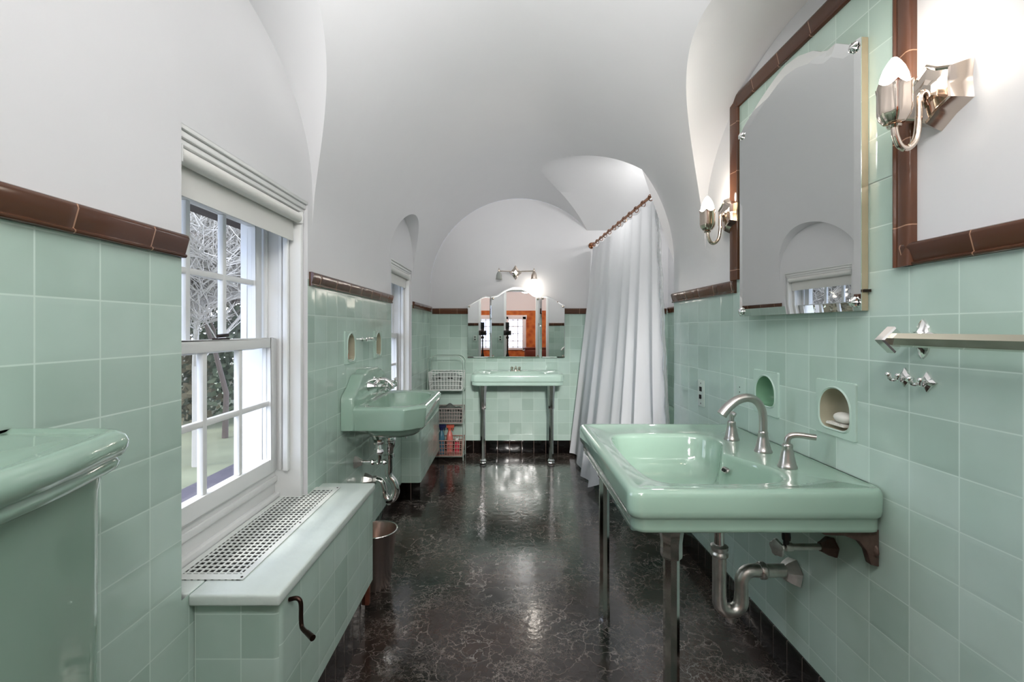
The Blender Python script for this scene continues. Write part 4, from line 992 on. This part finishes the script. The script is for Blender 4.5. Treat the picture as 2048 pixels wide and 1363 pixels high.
def basket(x0, x1, y0, y1, z0, z1, mat, lab, nx=11, nz=4, flare=0.010, bar=0.0030):
    t = thing('storage_basket', lab, 'basket', ((x0+x1)/2, (y0+y1)/2, z0))
    m = MB()
    def pt(s, side, z):
        f = flare*(z-z0)/(z1-z0)
        X0, X1, Y0_, Y1_ = x0-f, x1+f, y0-f, y1+f
        if side == 0: return (X0+(X1-X0)*s, Y0_, z)
        if side == 1: return (X1, Y0_+(Y1_-Y0_)*s, z)
        if side == 2: return (X1-(X1-X0)*s, Y1_, z)
        return (X0, Y1_-(Y1_-Y0_)*s, z)
    for side in range(4):
        n = nx if side % 2 == 0 else 8
        for i in range(n): m.tube([pt(i/n, side, z0), pt(i/n, side, z1)], bar, 5)
        for j in range(nz+1):
            z = z0+(z1-z0)*j/nz; m.tube([pt(0, side, z), pt(1, side, z)], bar*(1.5 if j in (0, nz) else 1.0), 5)
    m.build('lattice_wall', mat, t); MB().box(x0, x1, y0, y1, z0, z0+0.003).build('basket_floor', mat, t)
    return t
basket(-0.685, -0.405, 4.015, 4.195, 0.620, 0.775, PLASTIC, 'white lattice basket on the top tier of the rack')
basket(-0.640, -0.405, 4.015, 4.195, 0.330, 0.455, WICKER, 'grey lattice basket on the middle tier of the rack', 11)
basket(-0.640, -0.405, 4.015, 4.195, 0.040, 0.175, simple('pinkish_brown_wire', rgb(172, 136, 124), 0.45), 'pinkish lattice basket on the bottom tier of the rack', 11)
m = MB(); m.grid(lambda u, v: (-0.675+0.26*u, 4.03+0.15*v, 0.720+0.060*max(0, math.sin(PI*u)*math.sin(PI*v))+0.012*math.sin(17*u+3)*math.cos(13*v)), 30, 16)
m.box(-0.66, -0.43, 4.045, 4.165, 0.626, 0.715)
tag(m.build('folded_towel', simple('white_towel', rgb(150, 158, 153), 0.9, bump=0.5, nscale=80)), 'grey white crumpled towel in the top rack basket', 'towel')
m = MB(); m.grid(lambda u, v: (-0.63+0.21*u, 4.03+0.15*v, 0.435+0.045*math.sin(PI*u)*math.sin(PI*v)+0.01*math.sin(15*u)), 20, 12); m.box(-0.625, -0.42, 4.035, 4.175, 0.336, 0.43)
tag(m.build('folded_towel', simple('grey_towel', rgb(100, 104, 100), 0.9, bump=0.5, nscale=80)), 'grey bundled towel in the middle rack basket', 'towel')
def bottle(x, y, z, r, h, col, capc, lab, spray=False):
    t = thing('spray_bottle' if spray else 'bottle', lab, 'bottle', (x, y, z))
    m = MB(); m.lathe([(r*0.92, 0), (r, 0.006), (r, h*0.55), (r*0.8, h*0.68), (r*0.42, h*0.78), (r*0.42, h*0.82)], (x, y, z), n=18); m.build('bottle_body', simple('plastic_'+lab.split()[0], col, 0.3), t)
    m = MB()
    if spray:
        m.lathe([(r*0.5, h*0.80), (r*0.55, h*0.88), (r*0.35, h*0.90)], (x, y, z), n=14); m.box(x-r*0.9, x+r*1.3, y-r*0.35, y+r*0.35, z+h*0.89, z+h); m.tube([(x+r*0.7, y, z+h*0.90), (x+r*1.0, y, z+h*0.78)], r*0.14, 6)
    else: m.lathe([(r*0.5, h*0.80), (r*0.52, h*0.97), (r*0.4, h)], (x, y, z), n=14)
    m.build('bottle_cap', simple('cap_'+lab.split()[0], capc, 0.35), t)
bottle(-0.590, 4.07, 0.044, 0.030, 0.265, rgb(70, 120, 140), rgb(26, 34, 84), 'blue spray bottle with navy trigger in the bottom rack basket', True)
bottle(-0.520, 4.10, 0.044, 0.030, 0.255, rgb(214, 120, 110), rgb(200, 92, 70), 'red spray bottle beside the blue one in the bottom rack basket', True)
bottle(-0.625, 4.13, 0.044, 0.022, 0.20, rgb(222, 226, 222), rgb(240, 240, 240), 'white slim bottle at the left of the bottom rack basket')
bottle(-0.455, 4.10, 0.044, 0.026, 0.13, rgb(200, 60, 80), rgb(230, 230, 230), 'crimson short bottle at the right of the bottom rack basket')

# ---------------------------------------------------------------- added fill panel above the doorway, camera on tripod
cl = thing('fill_panel', 'added long glowing fill panel above the doorway behind the viewpoint', 'lamp', (0.11, YF, 1.98))
MB().box(-0.40, 0.62, YF+0.001, YF+0.05, 1.975, 2.225).build('fill_panel_housing', WHITE, cl, bevel=0.004)  # housing made up to carry the doorway fill
MB().box(-0.39, 0.61, YF+0.05, YF+0.07, 1.985, 2.215).build('fill_panel_face', simple('fill_panel_glow', (1, 1, 1, 1), 0.3, emit=(1, 0.98, 0.96, 1), estr=3), cl, bevel=0.01)  # glowing face added to go with the area fill

tp = thing('camera_tripod', 'dark camera on a slim tripod, seen only in the back mirror', 'tripod', (0.0, -0.09, 0))
m = MB(); m.box(-0.07, 0.07, -0.13, -0.06, CAMZ-0.045, CAMZ+0.045); m.box(-0.03, 0.03, -0.13, -0.07, CAMZ+0.045, CAMZ+0.075); m.build('camera_body', simple('brown_black_body', rgb(50, 36, 32), 0.5), tp, bevel=0.006)
MB().box(-0.035, 0.035, -0.145, -0.115, CAMZ+0.075, CAMZ+0.20).build('added_flash_body', BLACK, tp, bevel=0.004)  # flash body added to go with the bounced fill
m = MB(); m.lathe([(0.034, 0), (0.036, 0.03), (0.03, 0.034)], (0, -0.06, CAMZ), (0, 1, 0), 24); m.build('camera_lens', BLACK, tp)
m = MB(); m.tube([(0, -0.095, CAMZ-0.045), (0, -0.095, 0.62)], 0.014, 12); m.lathe([(0.025, 0), (0.03, 0.03), (0.02, 0.05)], (0, -0.095, CAMZ-0.11), n=12); m.build('centre_column', DARKIRON, tp)
for a in (90, 210, 330):
    t = math.radians(a); m = MB(); e = (0.24*math.cos(t), max(-0.2, -0.095+0.2*math.sin(t)), 0.004) if a != 90 else (0.0, 0.10, 0.004)
    m.tube([(0, -0.095, 0.80), e], [0.013, 0.009], 8); m.build('leg', DARKIRON, tp)

# ---------------------------------------------------------------- bedroom beyond the doorway
OR = simple('orange_wallpaper', rgb(176, 92, 36), 0.8)
t_ = OR.node_tree; b_ = t_.nodes['Principled BSDF']; vv = t_.nodes.new('ShaderNodeTexVoronoi'); vv.inputs['Scale'].default_value = 9
tcn = t_.nodes.new('ShaderNodeTexCoord'); t_.links.new(tcn.outputs['Object'], vv.inputs['Vector']); rr_ = t_.nodes.new('ShaderNodeValToRGB')
rr_.color_ramp.elements[0].color = rgb(150, 66, 26); rr_.color_ramp.elements[1].color = rgb(204, 122, 56); t_.links.new(vv.outputs['Distance'], rr_.inputs['Fac']); t_.links.new(rr_.outputs['Color'], b_.inputs['Base Color'])
BX0, BX1, BY0, BY1, BH = -0.94, 2.6, -3.6, YF-0.101, 2.5
WP = simple('white_bedroom_wall', rgb(222, 222, 224), 0.6)
bw = (0.02, 0.40, 0.80, 1.55)
mb = MB(); wall_cells(mb, [BX0, bw[0], bw[1], BX1], [0, bw[2], bw[3], 1.78, BH], lambda u, z: (u, BY0, z), [bw], lambda z, u: 0 if z < 1.78 else 1)
struct(mb.build('wall_bedroom_far', [OR, WP], recalc=False, origin=(0.5, BY0, 0)))
mb = MB()
for x in (BX0, BX1):
    mb.mi = 0; mb.quad((x, BY0, 0), (x, BY1, 0), (x, BY1, 1.78), (x, BY0, 1.78)); mb.mi = 1; mb.quad((x, BY0, 1.78), (x, BY1, 1.78), (x, BY1, BH), (x, BY0, BH))
mb.mi = 0
for a, b, z0, z1 in ((BX0, DX0, 0, BH), (DX1, BX1, 0, BH), (DX0, DX1, DZ+0.03, BH)): mb.quad((a, BY1, z0), (b, BY1, z0), (b, BY1, z1), (a, BY1, z1))
struct(mb.build('wall_bedroom_side', [OR, WP], recalc=False, origin=(0.5, BY1, 0)))
struct(MB().quad((BX0, BY0, BH), (BX1, BY0, BH), (BX1, BY1, BH), (BX0, BY1, BH)).build('ceiling_bedroom', WP, origin=(0.5, -2, BH)))
struct(MB().box(BX0, BX1, BY0, YF-0.0201, -0.05, 0).build('floor_bedroom', simple('brown_wood_floor', rgb(110, 66, 44), 0.3, noise=0.3, nscale=8), origin=(0.5, -2, 0)))
w3 = bpy.data.objects.new('window_3', None); COL.objects.link(w3); w3.location = (0.2, BY0, 0.8); w3['kind'] = 'structure'
m = MB()
for x0, x1, z0, z1 in ((bw[0]-0.09, bw[0], 0.72, 1.62), (bw[1], bw[1]+0.09, 0.72, 1.62), (bw[0]-0.11, bw[1]+0.11, 1.55, 1.66), (bw[0]-0.11, bw[1]+0.11, 0.74, 0.80)): m.box(x0, x1, BY0+0.001, BY0+0.03, z0, z1)
m.build('window_casing', WP, w3, bevel=0.003)
m = MB()
for i in range(4): x = bw[0]+(bw[1]-bw[0])*i/3; m.box(x-0.01, x+0.01, BY0-0.02, BY0, bw[2], bw[3])
for z in (bw[2]+0.02, 0.98, 1.17, 1.36, bw[3]-0.02): m.box(bw[0], bw[1], BY0-0.02, BY0, z-0.01, z+0.01)
m.build('window_sash', WP, w3)
ch = thing('wooden_chest', 'dark wooden chest in the orange papered bedroom, seen only in the back mirror', 'chest', (0.75, -2.6, 0))
WD = simple('dark_red_wood', rgb(84, 36, 24), 0.35, noise=0.2, nscale=12)
MB().box(0.42, 1.2, -2.85, -2.4, 0.05, 0.80).build('chest_body', WD, ch, bevel=0.006); MB().box(0.40, 1.22, -2.87, -2.38, 0.80, 0.83).build('chest_top', WD, ch, bevel=0.004)
for z in (0.12, 0.35, 0.58): MB().box(0.45, 1.17, -2.40, -2.39, z, z+0.2).build('drawer_front', WD, ch, bevel=0.003)
for x in (0.44, 1.18):
    for y in (-2.83, -2.42): MB().box(x-0.02, x+0.02, y-0.02, y+0.02, 0.0005, 0.05).build('foot', WD, ch)
# switch beside the doorway
dsw = thing('switch_plate', 'white double switch plate on the tiled wall beside the doorway, seen in the back mirror', 'switch', (-0.135, YF, 1.0))
MB().box(-0.175, -0.10, YF+0.0005, YF+0.006, 1.00, 1.12).build('cover_plate', SWITCH, dsw, bevel=0.002)
for z in (1.025, 1.07): MB().box(-0.15, -0.125, YF+0.006, YF+0.009, z, z+0.025).build('switch_toggle', BLACK, dsw)
trim((XL+0.001, YF, TRB[0]), (DX0-0.031, YF, TRB[0]), (0, 1, 0), (0, 0, 1), 0.052, B_X)
trim((DX1+0.031, YF, TRB[0]), (XR-0.001, YF, TRB[0]), (0, 1, 0), (0, 0, 1), 0.052, B_X)

# ---------------------------------------------------------------- outdoors
GZ = -1.6
gm = simple('pale_winter_lawn', rgb(120, 124, 100), 0.95, noise=0.35, nscale=1.2)
am = simple('purple_grey_asphalt', rgb(78, 74, 82), 0.95, noise=0.15, nscale=3)
mb = MB(); mb.quad((-40, -30, GZ-0.02), (-0.96, -30, GZ-0.02), (-0.96, 40, GZ-0.02), (-40, 40, GZ-0.02)); o = mb.build('ground_lawn', gm, origin=(-20, 5, GZ)); struct(o)
mb = MB(); mb.quad((-5.6, -30, GZ), (-0.96, -30, GZ), (-0.96, 40, GZ), (-5.6, 40, GZ)); struct(mb.build('ground_driveway', am, origin=(-3, 5, GZ)))
# roof overhang above the windows
struct(MB().box(-1.35, -0.96, -1.0, 6.0, 1.66, 1.72).build('eaves_soffit', simple('dark_brown_soffit', rgb(62, 50, 48), 0.8)))
def tree(x, y, hgt, seed, mat, label, spread=0.55, levels=5, r0=0.075):
    rnd = random.Random(seed); m = MB()
    def br(p, d, L, r, lev):
        n = 4; path = [p]; rad = [r]; q = Vector(p); dd = Vector(d)
        for i in range(n):
            dd = (dd+Vector((rnd.uniform(-1, 1), rnd.uniform(-1, 1), rnd.uniform(-0.5, 0.7)))*0.22).normalized(); q = q+dd*L/n; path.append(tuple(q)); rad.append(r*(1-0.5*(i+1)/n))
            if lev < levels and i >= (0 if lev else 1):
                for _ in range(2 if lev < 3 else rnd.choice((1, 2))):
                    a = rnd.uniform(0, 2*PI); s = Vector((math.cos(a), math.sin(a), rnd.uniform(-0.1, 0.7)))
                    br(tuple(q), (dd*(1-spread)+s*spread).normalized(), L*rnd.uniform(0.5, 0.75), rad[-1]*0.55, lev+1)
        rad = [max(q_, 0.0065) for q_ in rad]; m.tube(path, rad, 7 if lev == 0 else (5 if lev < 2 else 3), caps=False)
    br((x, y, GZ-0.02), (0, 0, 1), hgt*0.5, r0, 0)
    o = m.build('bare_tree', mat, origin=(x, y, GZ), merge=False); tag(o, label, 'tree')
BK1 = simple('pale_bark', rgb(170, 166, 158), 0.9, noise=0.2, nscale=2); BK2 = simple('grey_brown_bark', rgb(88, 78, 72), 0.9, noise=0.2, nscale=2)
spots = [(-6.3, 9.2, 8.0, 11, BK1, 'bare pale tree seen at the centre of the nearer window', 6), (-7.2, 11.6, 9.0, 12, BK2, 'bare grey brown tree right behind the pale one', 6),
         (-8.0, 15.0, 10.0, 13, BK1, 'tall bare pale tree at the right of the nearer window', 6), (-11.2, 16.0, 10.0, 14, BK1, 'bare pale tree farther back past the lawn', 6)]
for s_ in spots: tree(*s_[:6], levels=s_[6])
def bush(x, y, rx, rz, seed, label, col):
    rnd = random.Random(seed); m = MB()
    for i in range(1500):
        a = rnd.uniform(0, 2*PI); h_ = rnd.random(); rr = rx*math.sqrt(max(0, 1-h_**1.5))*rnd.uniform(0.55, 1.0)
        p = Vector((x+rr*math.cos(a), y+rr*math.sin(a), GZ+0.1+h_*rz)); u = Vector((rnd.uniform(-1, 1), rnd.uniform(-1, 1), rnd.uniform(-1, 1))).normalized()*rnd.uniform(0.06, 0.15); q = u.orthogonal()*0.6
        m.quad(tuple(p-u), tuple(p+q), tuple(p+u), tuple(p-q))
    m.lathe([(0.08, 0), (0.05, rz*0.8)], (x, y, GZ-0.02), n=8)
    tag(m.build('evergreen_shrub', simple('shrub_%d' % seed, col, 0.9, noise=0.4, nscale=1.5), origin=(x, y, GZ), merge=False, recalc=False), label, 'shrub')
bush(-8.6, 14.5, 1.7, 3.2, 1, 'dark evergreen shrub at the right behind the lawn', rgb(66, 76, 58))
bush(-10.5, 13.2, 2.0, 3.0, 2, 'olive brown shrub between the bare trees', rgb(106, 100, 78))
bush(-10.6, 17.2, 2.2, 4.2, 3, 'tall dark green shrub farthest back at the right', rgb(74, 84, 66))
bush(-13.5, 17.5, 2.6, 4.4, 4, 'broad grey green thicket far behind the lawn', rgb(112, 112, 96))
bush(-15.5, 23.5, 3.4, 6.0, 5, 'large grey thicket on the horizon', rgb(128, 124, 114))
